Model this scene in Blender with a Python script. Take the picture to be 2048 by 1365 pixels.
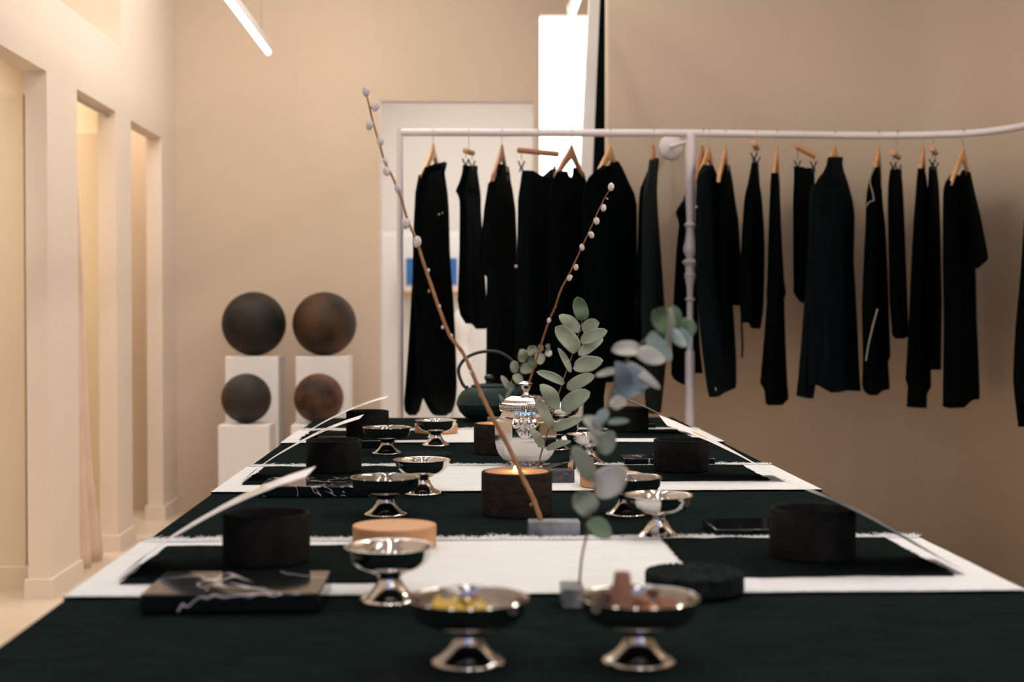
import bpy, math, random
from mathutils import Vector, Matrix, Euler, noise
for o in list(bpy.data.objects): bpy.data.objects.remove(o)
S = bpy.context.scene
COL = S.collection
R = random.Random(7)
PI = math.pi
F = 2844.0
H0 = 1.08            # camera height
TZ = 0.75            # table top
# ------------------------------------------------------------------ camera
cam = bpy.data.cameras.new('camera'); camo = bpy.data.objects.new('camera', cam); COL.objects.link(camo)
camo.location = (0, 0, H0)
camo.rotation_euler = Euler((math.radians(90) - math.atan(56.5 / F), 0, -math.atan(97 / F)))
cam.sensor_width = 36; cam.lens = F / 2048 * 36
cam.dof.use_dof = True; cam.dof.focus_distance = 2.95; cam.dof.aperture_fstop = 4.2
cam.clip_start = 0.05
S.camera = camo
RM = camo.rotation_euler.to_matrix()
def W(px, py, D):
    d = RM @ Vector(((px - 1024) / F, -(py - 682.5) / F, -1)); return Vector((0, 0, H0)) + d * (D / d.y)
def Wz(px, py, z):
    d = RM @ Vector(((px - 1024) / F, -(py - 682.5) / F, -1)); return Vector((0, 0, H0)) + d * ((z - H0) / d.z)
def X(px, D): return W(px, 626, D).x
def Z(py, D): return W(927, py, D).z
# ------------------------------------------------------------------ world, view
S.view_settings.view_transform = 'Standard'; S.view_settings.look = 'None'
S.view_settings.gamma = 1; S.view_settings.use_curve_mapping = False
S.view_settings.exposure = -0.04
w = bpy.data.worlds.new('world'); S.world = w; w.use_nodes = True
w.node_tree.nodes['Background'].inputs[0].default_value = (.75, .82, 1, 1)
w.node_tree.nodes['Background'].inputs[1].default_value = 0.3
# ------------------------------------------------------------------ lights (unseen fill lights, cubicle lamps)
def area(name, loc, size, size_y, power, col, rot=(0, 0, 0)):
    l = bpy.data.lights.new(name, 'AREA'); l.shape = 'RECTANGLE'; l.size = size; l.size_y = size_y
    l.energy = power; l.color = col
    o = bpy.data.objects.new(name, l); COL.objects.link(o); o.location = loc; o.rotation_euler = rot
    return o
WARM = (1.0, .94, .86); NEUT = (1.0, .985, .975)
for lx in (-.6, .1, .8): area('strip_fill_light', (lx, 2.3, 3.3), .05, 4.6, 12.5, NEUT)  # unseen strips added to light the table, thin to keep bowl reflections narrow
area('back_fill_light', (-.6, 6.0, 3.3), 1.6, 2.0, 46, WARM)  # unseen area light added to brighten the back walls and pedestals
for lx in (-1.8, .1, 2.0): area('front_fill_strip', (lx, -1.6, 3.3), .06, 2.6, 19, WARM)  # unseen strips added to brighten the wall behind the camera for bounce
area('right_fill_strip', (1.9, 2.6, 3.3), .06, 2.4, 42, WARM)  # unseen light added to lift the low part of the right wall
area('fitting_lamp_near', (-2.2, 5.0, 2.9), .6, .8, 32, WARM)
area('fitting_lamp_mid', (-2.2, 6.3, 2.9), .5, .6, 28, WARM)
area('fitting_lamp_far', (-2.2, 7.4, 2.9), .5, .6, 18, WARM)
area('back_room_fill', (0, 9.2, 2.9), 1.5, 1.5, 29, NEUT)  # added to light the stand-in room
# ------------------------------------------------------------------ materials
MATS = {}
def mat(name, col, rough=.6, metal=0.0, spec=.5, noise_amt=0.0, noise_scale=8.0, bump=0.0, bump_scale=60.0, stretch=(1, 1, 1), emit=None, emit_s=0, sheen=0, col2=None, coat=0):
    m = bpy.data.materials.new(name); m.use_nodes = True; nt = m.node_tree
    b = nt.nodes['Principled BSDF']
    b.inputs['Base Color'].default_value = (*col, 1); b.inputs['Roughness'].default_value = rough
    b.inputs['Metallic'].default_value = metal; b.inputs['Specular IOR Level'].default_value = spec
    if sheen: b.inputs['Sheen Weight'].default_value = sheen
    if coat: b.inputs['Coat Weight'].default_value = coat
    if emit: b.inputs['Emission Color'].default_value = (*emit, 1); b.inputs['Emission Strength'].default_value = emit_s
    if noise_amt or bump or col2:
        tc = nt.nodes.new('ShaderNodeTexCoord'); mp = nt.nodes.new('ShaderNodeMapping'); mp.inputs['Scale'].default_value = stretch
        nt.links.new(tc.outputs['Object'], mp.inputs[0])
    if noise_amt or col2:
        n = nt.nodes.new('ShaderNodeTexNoise'); n.inputs['Scale'].default_value = noise_scale; n.inputs['Detail'].default_value = 5
        nt.links.new(mp.outputs[0], n.inputs['Vector'])
        r = nt.nodes.new('ShaderNodeValToRGB')
        if col2: c1, c2 = col, col2
        else:
            c1 = tuple(max(0, c * (1 - noise_amt)) for c in col); c2 = tuple(c * (1 + noise_amt) for c in col)
        r.color_ramp.elements[0].color = (*c1, 1); r.color_ramp.elements[1].color = (*c2, 1)
        r.color_ramp.elements[0].position = .35; r.color_ramp.elements[1].position = .65
        nt.links.new(n.outputs['Fac'], r.inputs[0]); nt.links.new(r.outputs[0], b.inputs['Base Color'])
    if bump:
        n2 = nt.nodes.new('ShaderNodeTexNoise'); n2.inputs['Scale'].default_value = bump_scale; n2.inputs['Detail'].default_value = 4
        nt.links.new(mp.outputs[0], n2.inputs['Vector'])
        bp = nt.nodes.new('ShaderNodeBump'); bp.inputs['Strength'].default_value = bump; bp.inputs['Distance'].default_value = .004
        nt.links.new(n2.outputs['Fac'], bp.inputs['Height']); nt.links.new(bp.outputs[0], b.inputs['Normal'])
    MATS[name] = m; return m
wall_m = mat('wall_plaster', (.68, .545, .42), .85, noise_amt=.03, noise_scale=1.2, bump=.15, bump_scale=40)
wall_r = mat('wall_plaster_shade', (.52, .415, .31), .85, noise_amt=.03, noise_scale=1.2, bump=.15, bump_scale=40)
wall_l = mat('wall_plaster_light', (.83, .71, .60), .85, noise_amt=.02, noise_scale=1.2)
inner_m = mat('fitting_room_paint', (.76, .65, .49), .85, noise_amt=.02, noise_scale=1)
cream = mat('cream_paint', (.78, .72, .66), .8, noise_amt=.02, noise_scale=1)
white_m = mat('white_paint', (.86, .83, .81), .55, noise_amt=.015, noise_scale=3)
floor_m = mat('floor_stone', (.66, .54, .42), .35, noise_amt=.06, noise_scale=3, bump=.05)
ceil_m = mat('ceiling_paint', (.75, .68, .58), .9, noise_amt=.02)
rail_m = mat('rail_white_enamel', (.72, .66, .67), .35, noise_amt=.02)
cloth_b = mat('black_tablecloth', (.0072, .0132, .0126), 1.0, spec=.01, noise_amt=.35, noise_scale=90, stretch=(.25, 2.5, 1), bump=.6, bump_scale=260)
nap_m = mat('black_napkin_linen', (.0058, .0100, .0096), 1.0, spec=.01, noise_amt=.3, noise_scale=120, bump=.6, bump_scale=300)
cloth_w = mat('white_gauze_linen', (.725, .740, .745), .9, spec=.2, noise_amt=.05, noise_scale=90, stretch=(.1, 3, 1), bump=.5, bump_scale=200)
silver = mat('polished_silver', (.38, .365, .345), .10, 1.0, noise_amt=.04, noise_scale=20)
silver_b = mat('bright_silver', (.64, .61, .58), .07, 1.0, noise_amt=.03, noise_scale=20)
stone_d = mat('dark_stoneware', (.0125, .0115, .0092), .9, spec=.08, noise_amt=.25, noise_scale=60, bump=.3, bump_scale=90)
stone_b = mat('brown_stoneware', (.024, .018, .013), .9, spec=.1, noise_amt=.3, noise_scale=40, stretch=(1, 1, 3), bump=.4, bump_scale=90)
wood = mat('beech_wood', (.58, .295, .125), .55, noise_amt=.12, noise_scale=6, stretch=(1, 1, 9))
wood_h = mat('hanger_wood', (.60, .31, .13), .35, noise_amt=.12, noise_scale=9, stretch=(1, 1, 5))
wood_h2 = mat('hanger_wood_dark', (.36, .15, .07), .35, noise_amt=.12, noise_scale=9, stretch=(1, 1, 5))
steel = mat('steel_wire', (.45, .42, .40), .3, 1.0, noise_amt=.05)
dsteel = mat('black_steel_clip', (.03, .03, .032), .35, .6, noise_amt=.1)
fab = [mat('black_wool', (.0010, .0028, .0028), .95, spec=.03, noise_amt=.3, noise_scale=30, bump=.3, bump_scale=150),
       mat('black_crepe', (.0020, .0058, .0058), .9, spec=.04, noise_amt=.3, noise_scale=12, stretch=(3, 3, .5), bump=.3),
       mat('ink_cotton', (.0032, .0078, .0088), .9, spec=.04, noise_amt=.3, noise_scale=12, stretch=(3, 3, .5), bump=.3),
       mat('green_black_silk', (.0065, .0135, .0135), .8, spec=.1, noise_amt=.35, noise_scale=10, stretch=(4, 4, .4), bump=.3)]
pipe_m = mat('ivory_piping', (.25, .26, .20), .7, noise_amt=.1)
button_m = mat('pale_button', (.40, .34, .30), .3, noise_amt=.1)
paper = mat('white_card', (.84, .80, .80), .6, noise_amt=.01)
yellow = mat('ochre_print', (.62, .46, .10), .6, noise_amt=.05)
ink = mat('grey_print', (.55, .50, .50), .6, noise_amt=.05)
kettle_m = mat('green_cast_iron', (.007, .026, .025), .6, spec=.2, noise_amt=.2, noise_scale=40, bump=.4, bump_scale=120)
iron_m = mat('black_cast_iron', (.006, .009, .010), .5, noise_amt=.2, bump=.3)
blackdisc = mat('black_cork', (.008, .013, .013), .9, spec=.1, noise_amt=.5, noise_scale=80, bump=1.0, bump_scale=90)
stem_m = mat('willow_bark', (.27, .125, .045), .6, noise_amt=.25, noise_scale=30, bump=.3)
stem_g = mat('eucalyptus_stem', (.13, .065, .04), .65, noise_amt=.25, noise_scale=30)
catkin = mat('catkin_fur', (.82, .73, .67), .95, noise_amt=.15, noise_scale=250, bump=1.0, bump_scale=600, sheen=.5)
leaf_a = mat('leaf_grey_green', (.23, .265, .19), .6, noise_amt=.12, noise_scale=30, bump=.2, bump_scale=60)
leaf_b = mat('leaf_blue_green', (.20, .27, .24), .6, noise_amt=.12, noise_scale=20, bump=.2, bump_scale=50)
leaf_c = mat('leaf_fresh_green', (.085, .145, .075), .55, noise_amt=.2, noise_scale=20)
leaf_d = mat('leaf_pale', (.42, .42, .36), .65, noise_amt=.1, noise_scale=20)
leaf_e = mat('leaf_slate', (.17, .23, .25), .6, noise_amt=.12, noise_scale=20)
grey_marble = mat('grey_marble', (.10, .11, .125), .35, col2=(.30, .30, .32), noise_scale=25, bump=.2)
rough_stone = mat('rough_basalt', (.07, .068, .075), .95, noise_amt=.4, noise_scale=150, bump=1.0, bump_scale=150)
green_marble = mat('green_grey_marble', (.05, .065, .065), .3, col2=(.22, .24, .24), noise_scale=30)
wax = mat('candle_wax', (.62, .36, .16), .5, noise_amt=.05, emit=(1, .38, .08), emit_s=.25)  # slight emission puts candle glow into the wax
glow = mat('candle_glow_tint', (.34, .17, .07), .8, noise_amt=.15)  # candle glow put into the orange of the inner wall
curtain_m = mat('pink_curtain', (.80, .60, .48), .85, noise_amt=.05)
sph = [mat('patina_%d' % i, a, .6, .0, spec=.3, col2=b, noise_scale=s, bump=.3, bump_scale=25) for i, (a, b, s) in enumerate([
    ((.004, .007, .006), (.030, .023, .015), 5), ((.008, .008, .006), (.085, .042, .018), 6),
    ((.018, .017, .013), (.045, .037, .028), 5), ((.010, .008, .007), (.13, .052, .024), 9)])]
pane_m = mat('mirror_glow_pane', (.9, .88, .85), .6, emit=(1, .97, .92), emit_s=2.6)  # emission stands in for light reflected by a leaning mirror
tube_m = mat('lamp_diffuser', (.9, .9, .9), .5, emit=(1, .95, .89), emit_s=5.5)
side_pane = mat('added_fill_pane', (.8, .8, .8), .5, emit=(1, .95, .90), emit_s=3.2)  # glow of the unseen panes added as low front fill
shop_pane = mat('shop_window_daylight', (.1, .2, .5), .3, emit=(.10, .32, 1.0), emit_s=3.2)
blue_m = mat('blue_print', (.03, .16, .48), .6, noise_amt=.1)
flame_m = mat('flame', (1, .6, .2), .5, emit=(1, .62, .22), emit_s=14)
clay = mat('brown_clay', (.25, .115, .065), .85, noise_amt=.2, noise_scale=40, bump=.4)
clay_d = mat('dark_bark', (.07, .035, .025), .85, noise_amt=.3, noise_scale=40, bump=.4)
clay_o = mat('orange_bark', (.45, .16, .05), .8, noise_amt=.2, noise_scale=40)
petal = mat('yellow_petal', (.55, .36, .05), .7, noise_amt=.2, noise_scale=60)
def marble(name, scale, thr, loc=(1, 1, 2)):
    m = mat(name, (.006, .008, .009), .08, spec=.3); nt = m.node_tree; b = nt.nodes['Principled BSDF']
    tc = nt.nodes.new('ShaderNodeTexCoord'); n = nt.nodes.new('ShaderNodeTexNoise'); n.inputs['Scale'].default_value = scale
    n.inputs['Detail'].default_value = 3; n.inputs['Distortion'].default_value = 1.2
    mp = nt.nodes.new('ShaderNodeMapping'); mp.inputs['Scale'].default_value = (1, .7, 1); mp.inputs['Location'].default_value = loc
    nt.links.new(tc.outputs['Object'], mp.inputs[0]); nt.links.new(mp.outputs[0], n.inputs['Vector'])
    s = nt.nodes.new('ShaderNodeMath'); s.operation = 'SUBTRACT'; s.inputs[1].default_value = .5
    a = nt.nodes.new('ShaderNodeMath'); a.operation = 'ABSOLUTE'
    r = nt.nodes.new('ShaderNodeValToRGB'); r.color_ramp.elements[0].color = (.60, .56, .57, 1); r.color_ramp.elements[1].color = (.005, .007, .008, 1)
    r.color_ramp.elements[0].position = 0; r.color_ramp.elements[1].position = thr
    nt.links.new(n.outputs['Fac'], s.inputs[0]); nt.links.new(s.outputs[0], a.inputs[0]); nt.links.new(a.outputs[0], r.inputs[0])
    nt.links.new(r.outputs[0], b.inputs['Base Color']); return m
marb_a = marble('black_marble_broad_veins', 6.0, .013, (5.3, 2.2, .4)); marb_b = marble('black_marble_fine_veins', 12, .010, (.4, 7, 3))
marb_c = marble('black_marble_plain', 2, .0006)
# ------------------------------------------------------------------ helpers
def ploc(p):
    v = Vector((0, 0, 0))
    while p: v += p.location; p = p.parent
    return v
class MB:
    def __init__(s): s.v = []; s.f = []
    def add(s, vs, fs):
        k = len(s.v); s.v += [Vector(v) for v in vs]; s.f += [tuple(i + k for i in f) for f in fs]; return s
    def box(s, x0, x1, y0, y1, z0, z1):
        return s.add([(x0, y0, z0), (x1, y0, z0), (x1, y1, z0), (x0, y1, z0), (x0, y0, z1), (x1, y0, z1), (x1, y1, z1), (x0, y1, z1)],
                     [(0, 3, 2, 1), (4, 5, 6, 7), (0, 1, 5, 4), (1, 2, 6, 5), (2, 3, 7, 6), (3, 0, 4, 7)])
    def lathe(s, prof, c=(0, 0, 0), n=48, fac=None):
        vs = []; fs = []
        for (r, z) in prof:
            for i in range(n):
                a = 2 * PI * i / n; q = r * (fac(a, z) if fac else 1)
                vs.append((c[0] + q * math.cos(a), c[1] + q * math.sin(a), c[2] + z))
        for j in range(len(prof) - 1):
            for i in range(n):
                k = (i + 1) % n; fs.append((j * n + i, j * n + k, (j + 1) * n + k, (j + 1) * n + i))
        if prof[0][0] > 0: fs.append(tuple(range(n - 1, -1, -1)))
        if prof[-1][0] > 0: fs.append(tuple((len(prof) - 1) * n + i for i in range(n)))
        return s.add(vs, fs)
    def tube(s, pts, rad, n=10, flat=1.0):
        pts = [Vector(p) for p in pts]; vs = []; fs = []; L = len(pts)
        if not isinstance(rad, (list, tuple)): rad = [rad] * L
        up = None
        for i, p in enumerate(pts):
            t = (pts[min(i + 1, L - 1)] - pts[max(i - 1, 0)]).normalized()
            if up is None:
                up = Vector((0, 0, 1)) if abs(t.z) < .9 else Vector((0, 1, 0))
            a = t.cross(up).normalized(); up = a.cross(t).normalized()
            for k in range(n):
                th = 2 * PI * k / n; vs.append(p + (a * math.cos(th) * flat + up * math.sin(th)) * rad[i])
        for j in range(L - 1):
            for k in range(n):
                q = (k + 1) % n; fs.append((j * n + k, j * n + q, (j + 1) * n + q, (j + 1) * n + k))
        fs.append(tuple(range(n - 1, -1, -1))); fs.append(tuple((L - 1) * n + k for k in range(n)))
        return s.add(vs, fs)
    def ball(s, c, r, n=16, m=10, sc=(1, 1, 1)):
        pr = [(r * math.sin(PI * j / m), -r * math.cos(PI * j / m)) for j in range(m + 1)]
        pr[0] = (1e-5, pr[0][1]); pr[-1] = (1e-5, pr[-1][1])
        t = MB().lathe(pr, n=n); return s.add([Vector((v.x * sc[0], v.y * sc[1], v.z * sc[2])) + Vector(c) for v in t.v], t.f)
    def grid(s, fn, nu, nv):
        vs = [fn(i / nu, j / nv) for j in range(nv + 1) for i in range(nu + 1)]
        fs = [(j * (nu + 1) + i, j * (nu + 1) + i + 1, (j + 1) * (nu + 1) + i + 1, (j + 1) * (nu + 1) + i) for j in range(nv) for i in range(nu)]
        return s.add(vs, fs)
    def build(s, name, m, parent=None, smooth=True, bevel=0, ang=35, sub=0):
        off = ploc(parent)
        me = bpy.data.meshes.new(name); me.from_pydata([v - off for v in s.v], [], s.f); me.update()
        me.materials.append(m); o = bpy.data.objects.new(name, me); COL.objects.link(o)
        if parent: o.parent = parent
        if smooth:
            me.polygons.foreach_set('use_smooth', [True] * len(me.polygons)); me.set_sharp_from_angle(angle=math.radians(ang))
        if bevel:
            b = o.modifiers.new('bevel', 'BEVEL'); b.width = bevel; b.segments = 2; b.limit_method = 'ANGLE'
        if sub:
            b = o.modifiers.new('sub', 'SUBSURF'); b.levels = b.render_levels = sub
        return o
def tag(o, label, cat, group=None, kind=None):
    if label: o['label'] = label
    if cat: o['category'] = cat
    if group: o['group'] = group
    if kind: o['kind'] = kind
    return o
def thing(name, loc, label, cat, group=None):
    o = bpy.data.objects.new(name, None); o.empty_display_size = .05; COL.objects.link(o); o.location = loc
    return tag(o, label, cat, group)
def struct(name, mb, m, label=None, cat=None, parent=None, **k):
    o = mb.build(name, m, parent, **k)
    if not parent: o['kind'] = 'structure'
    if label: o['label'] = label
    if cat: o['category'] = cat
    return o
def dup(root, loc, label, rotz=0, group=None):
    r = root.copy(); COL.objects.link(r); r.location = loc; r.rotation_euler = (0, 0, rotz); r['label'] = label
    if group: r['group'] = group
    for ch in list(root.children):
        c = ch.copy(); COL.objects.link(c); c.parent = r
        for g in ch.children:
            d = g.copy(); COL.objects.link(d); d.parent = c
    return r
def lerp(tab, x):
    if x <= tab[0][0]: return tab[0][1]
    for (a, b), (c, d) in zip(tab, tab[1:]):
        if x <= c: return b + (d - b) * (x - a) / (c - a)
    return tab[-1][1]
def spline(pts, n=6):
    pts = [Vector(p) for p in pts]; out = []
    for i in range(len(pts) - 1):
        p0 = pts[max(i - 1, 0)]; p1 = pts[i]; p2 = pts[i + 1]; p3 = pts[min(i + 2, len(pts) - 1)]
        for k in range(n):
            t = k / n; out.append(.5 * ((2 * p1) + (-p0 + p2) * t + (2 * p0 - 5 * p1 + 4 * p2 - p3) * t * t + (-p0 + 3 * p1 - 3 * p2 + p3) * t ** 3))
    out.append(pts[-1]); return out
# ------------------------------------------------------------------ the room
XL = -1.56; YB = 7.8; CZ = 3.4; Y0 = -3.2
struct('floor', MB().box(-3.1, 3.1, Y0, 11, -.05, 0), floor_m, 'pale beige stone floor', 'floor')
struct('ceiling', MB().box(-3.1, 3.1, Y0, 11, CZ, CZ + .05), ceil_m, 'plain cream ceiling', 'ceiling')
wl = MB(); xl, xr = XL - .08, XL
for a, b in ((Y0, 4.45), (5.40, 5.82), (6.46, 6.75), (7.43, YB)): wl.box(xl, xr, a, b, 0, 1.985)
wl.box(xl, xr, Y0, YB, 1.985, 2.29)
wl.box(xl, xr, 6.58, YB, 2.29, CZ); wl.box(xl, xr, Y0, 3.6, 2.29, CZ)
wl.box(xl - .25, xl, 6.58, 6.63, 2.29, CZ); wl.box(xl - .25, xl, 3.55, 3.6, 2.29, CZ); wl.box(xl - .3, xl, 3.55, 6.63, 2.25, 2.289)
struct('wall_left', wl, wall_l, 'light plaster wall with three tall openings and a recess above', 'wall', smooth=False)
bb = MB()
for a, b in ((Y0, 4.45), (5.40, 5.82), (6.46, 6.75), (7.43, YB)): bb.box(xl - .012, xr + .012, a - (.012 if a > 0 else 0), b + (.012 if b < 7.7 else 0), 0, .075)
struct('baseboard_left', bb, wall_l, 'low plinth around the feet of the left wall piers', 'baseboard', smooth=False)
fr = MB().box(-2.95, -2.9, Y0, 8.05, 0, CZ); fr.box(xl - .30, xl - .25, 3.6, 6.63, 2.29, CZ)
for y in (5.65, 6.86, 8.0): fr.box(-2.9, xl, y, y + .05, 0, CZ); fr.box(-2.9, xl - .07, y - .05, y, .09, 1.93); fr.box(-2.9, xl - .05, y - .08, y, 0, .09)
struct('wall_fitting_rooms', fr, inner_m, 'yellowish painted cubicle partitions behind the left openings', 'wall', smooth=False)
# back wall with doorway and tall glowing pane, both modelled in place of mirrors
dx0, dx1, dzt = X(760, YB), X(1068, YB), Z(200, YB)
wx0, wx1, wzt = X(1079, YB), X(1215, YB), Z(28, YB)
bw = MB().box(-3.1, dx0, YB, YB + .1, 0, CZ).box(dx0, dx1, YB, YB + .1, dzt, CZ).box(dx1, wx0, YB, YB + .1, 0, CZ)
bw.box(wx0, wx1, YB, YB + .1, wzt, CZ).box(wx1, 3.1, YB, YB + .1, 0, CZ)
struct('wall_back', bw, wall_m, 'tan plaster back wall behind the bronze spheres', 'wall', smooth=False)
struct('baseboard_back', MB().box(XL, dx0, YB - .012, YB, 0, .075), wall_m, smooth=False)
dr = MB().box(dx0, dx0 + .006, YB + .002, YB + .098, 0, dzt).box(dx1 - .006, dx1, YB + .002, YB + .098, 0, dzt).box(dx0, dx1, YB + .002, YB + .098, dzt - .006, dzt)
struct('stand_in_doorway', dr, cream, 'tall open doorway modelled in place of a mirror behind the clothes rail', 'doorway', smooth=False)
br = MB().box(-2.0, -1.95, YB + .1, 10.7, 0, CZ).box(1.1, 1.15, YB + .1, 10.7, 0, CZ).box(-2, 1.15, 10.6, 10.7, 0, CZ)  # room and furnishings stand in for what a mirror would reflect
struct('wall_back_room', br, cream, 'cream wall of the stand-in room beyond the doorway', 'wall', smooth=False)
cb = thing('wardrobe', (-.05, 10.3, 0), 'low white wardrobe put in for the brighter lower zone beyond the doorway', 'wardrobe')
zt = Z(463, 10.2)
MB().box(-1.2, .9, 10.2, 10.58, 0, zt).build('body', white_m, cb, bevel=.004)
for i in range(4): MB().box(-1.18 + i * .52, -1.18 + i * .52 + .5, 10.185, 10.2, .03, zt - .03).build('door', white_m, cb, bevel=.003)
bp = thing('poster', (X(862, 10.1), 10.1, Z(575, 10.1)), 'blue poster put in for a reflected blue window between the first two garments', 'poster')  # blue rectangle added in place of a reflected blue window
MB().box(X(808, 10.1), X(917, 10.1), 10.10, 10.13, Z(583, 10.1), Z(510, 10.1)).build('frame', white_m, bp)
MB().box(X(813, 10.1), X(914, 10.1), 10.09, 10.10, Z(570, 10.1), Z(517, 10.1)).build('print', blue_m, bp)
sh = thing('wall_shelf', (X(862, 10.1), 10.15, Z(585, 10.1)), 'pale wooden shelf under the blue poster', 'shelf')
MB().box(X(795, 10.1), X(930, 10.1), 10.02, 10.185, Z(590, 10.1), Z(583, 10.1)).build('board', wood, sh)
jar = thing('standing_figure', (X(922, 9.4), 9.4, 0), 'white rounded dress form put in for a reflected figure beside the first coat', 'dress form')
jx = X(922, 9.4)
MB().lathe([(1e-4, Z(618, 9.4)), (.03, Z(622, 9.4)), (.055, Z(632, 9.4)), (.065, Z(644, 9.4)), (.066, Z(668, 9.4)), (.05, Z(680, 9.4)), (.06, Z(700, 9.4)), (.09, Z(760, 9.4)), (.07, .4), (.07, .35)][::-1], (jx, 9.4, 0)).build('torso', white_m, jar)
MB().tube([(jx, 9.4, .03), (jx, 9.4, .36)], .015).build('pole', steel, jar); MB().lathe([(.14, 0), (.14, .02), (.02, .03)], (jx, 9.4, 0)).build('base', steel, jar)
wn = MB().box(wx0, wx1, YB + .06, YB + .08, 0, wzt)
wo = struct('window_1', wn, pane_m, 'tall glowing pane standing in for a mirror reflection, right of the doorway', 'window', smooth=False)
# right wall curves towards the camera
WD = 5.93
wr = [(X(1213, WD), WD), (X(1213, WD) + .01, WD), (1.84, WD), (1.95, 5.91), (2.04, 5.84), (2.12, 5.70), (2.20, 5.45), (2.27, 5.15), (2.32, 4.7), (2.34, Y0)]
wr = [Vector((a, b, 0)) for a, b in wr[:3]] + [Vector((v.x, v.y, 0)) for v in spline([(a, b, 0) for a, b in wr[2:8]], 8)[1:]] + [Vector((a, b, 0)) for a, b in wr[8:]]
m = MB(); n = len(wr)
for i in range(n - 1):
    a, b = wr[i], wr[i + 1]; t = (b - a).normalized(); nn = Vector((-t.y, t.x, 0)) * .1
    if i < 2: nn = Vector((.1, 0, 0)) if i == 0 else Vector((0, .1, 0))
m.v = [v + Vector((0, 0, z)) for z in (0, CZ) for v in wr]; m.f = [(i, i + 1, n + i + 1, n + i) for i in range(n - 1)]
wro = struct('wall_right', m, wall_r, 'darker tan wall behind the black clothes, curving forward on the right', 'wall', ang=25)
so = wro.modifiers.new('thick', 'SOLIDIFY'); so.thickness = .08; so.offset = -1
# wall behind the camera with shop windows
wf = MB().box(-3.1, 3.1, Y0 - .1, Y0, 0, .5).box(-3.1, 3.1, Y0 - .1, Y0, 2.5, CZ)
wf.box(-1.35, -1.1, Y0 - .1, Y0, .5, 2.5).box(-.12, .12, Y0 - .1, Y0, .5, 2.5).box(1.1, 1.35, Y0 - .1, Y0, .5, 2.5)
struct('wall_front', wf, wall_m, 'tan wall with two shop windows behind the viewer', 'wall', smooth=False)
for k, (a, b) in enumerate(((-1.1, -.12), (.12, 1.1), (-2.9, -1.35), (1.35, 2.9))):  # last two panes are unseen fill light, added beside the blue windows
    wq = struct('window_%d' % (k + 2), MB().box(a, b, Y0 - .07, Y0 - .05, .5, 2.5), shop_pane if k < 2 else side_pane, 'bluish daylight shop window' if k < 2 else 'pale glowing pane added as fill light beside the blue shop windows', 'window', smooth=False)
    fm = MB(); mx = (a + b) / 2
    fm.box(a, a + .04, Y0 - .05, Y0, .5, 2.5).box(b - .04, b, Y0 - .05, Y0, .5, 2.5).box(mx - .02, mx + .02, Y0 - .05, Y0, .5, 2.5).box(a, b, Y0 - .05, Y0, .5, .54).box(a, b, Y0 - .05, Y0, 2.46, 2.5).box(a, b, Y0 - .05, Y0, 1.7, 1.74)
    struct('frame', fm, white_m, parent=wq, smooth=False)
# leaning panels right of the glowing pane
def slant(name, top, bot, D, th, m, label, cat):
    (xa, xb, y0), (xc, xd, y1) = top, bot
    pa, pb, pc, pd = W(xa, y0, D), W(xb, y0, D), W(xc, y1, D), W(xd, y1, D)
    k = (0 - pa.z) / (pc.z - pa.z); k2 = (3.1 - pa.z) / (pc.z - pa.z)
    A, B = pa.lerp(pc, k2), pb.lerp(pd, k2); Cc, Dd = pa.lerp(pc, k), pb.lerp(pd, k)
    vs = [A, B, Dd, Cc] + [v + Vector((0, th, 0)) for v in (A, B, Dd, Cc)]
    mb = MB().add(vs, [(0, 1, 2, 3), (7, 6, 5, 4), (0, 4, 5, 1), (1, 5, 6, 2), (2, 6, 7, 3), (3, 7, 4, 0)])
    r = thing(name, tuple(Cc), label, cat); mb.build('board', m, r, bevel=.003); return r
slant('white_panel', (1176, 1200, 40), (1162, 1188, 330), 6.75, .05, white_m, 'tall narrow white panel leaning at the edge of the glowing pane', 'panel')
slant('black_panel', (1200, 1212, 20), (1187, 1211, 330), 6.5, .03, fab[1], 'tall narrow black panel leaning between the white panel and the right wall', 'panel')
# curtain
cu = thing('fitting_room_curtain', (XL - .0, 5.9, 0), 'pinkish curtain drawn aside in the middle opening, pooling on the floor', 'curtain')
ed = [(190, 5.90), (500, 6.04), (650, 6.08), (800, 6.12), (950, 6.20), (1030, 6.29), (1110, 6.35)]
def cf(u, v):
    py = 190 + v * 920; y1 = lerp(ed, py); y = 5.835 + (y1 - 5.835) * u; z = max(.005, 1.95 - 1.945 * v)
    return (XL - .035 + .022 * math.sin(u * 19) * (.3 + v) - .01, y, z)
c_ = MB().grid(cf, 60, 30).build('drape', curtain_m, cu); c_.modifiers.new('t', 'SOLIDIFY').thickness = .004
MB().tube([(XL - .04, 5.81, 1.965), (XL - .04, 6.47, 1.965)], .008).build('curtain_rod', steel, cu)
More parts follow.
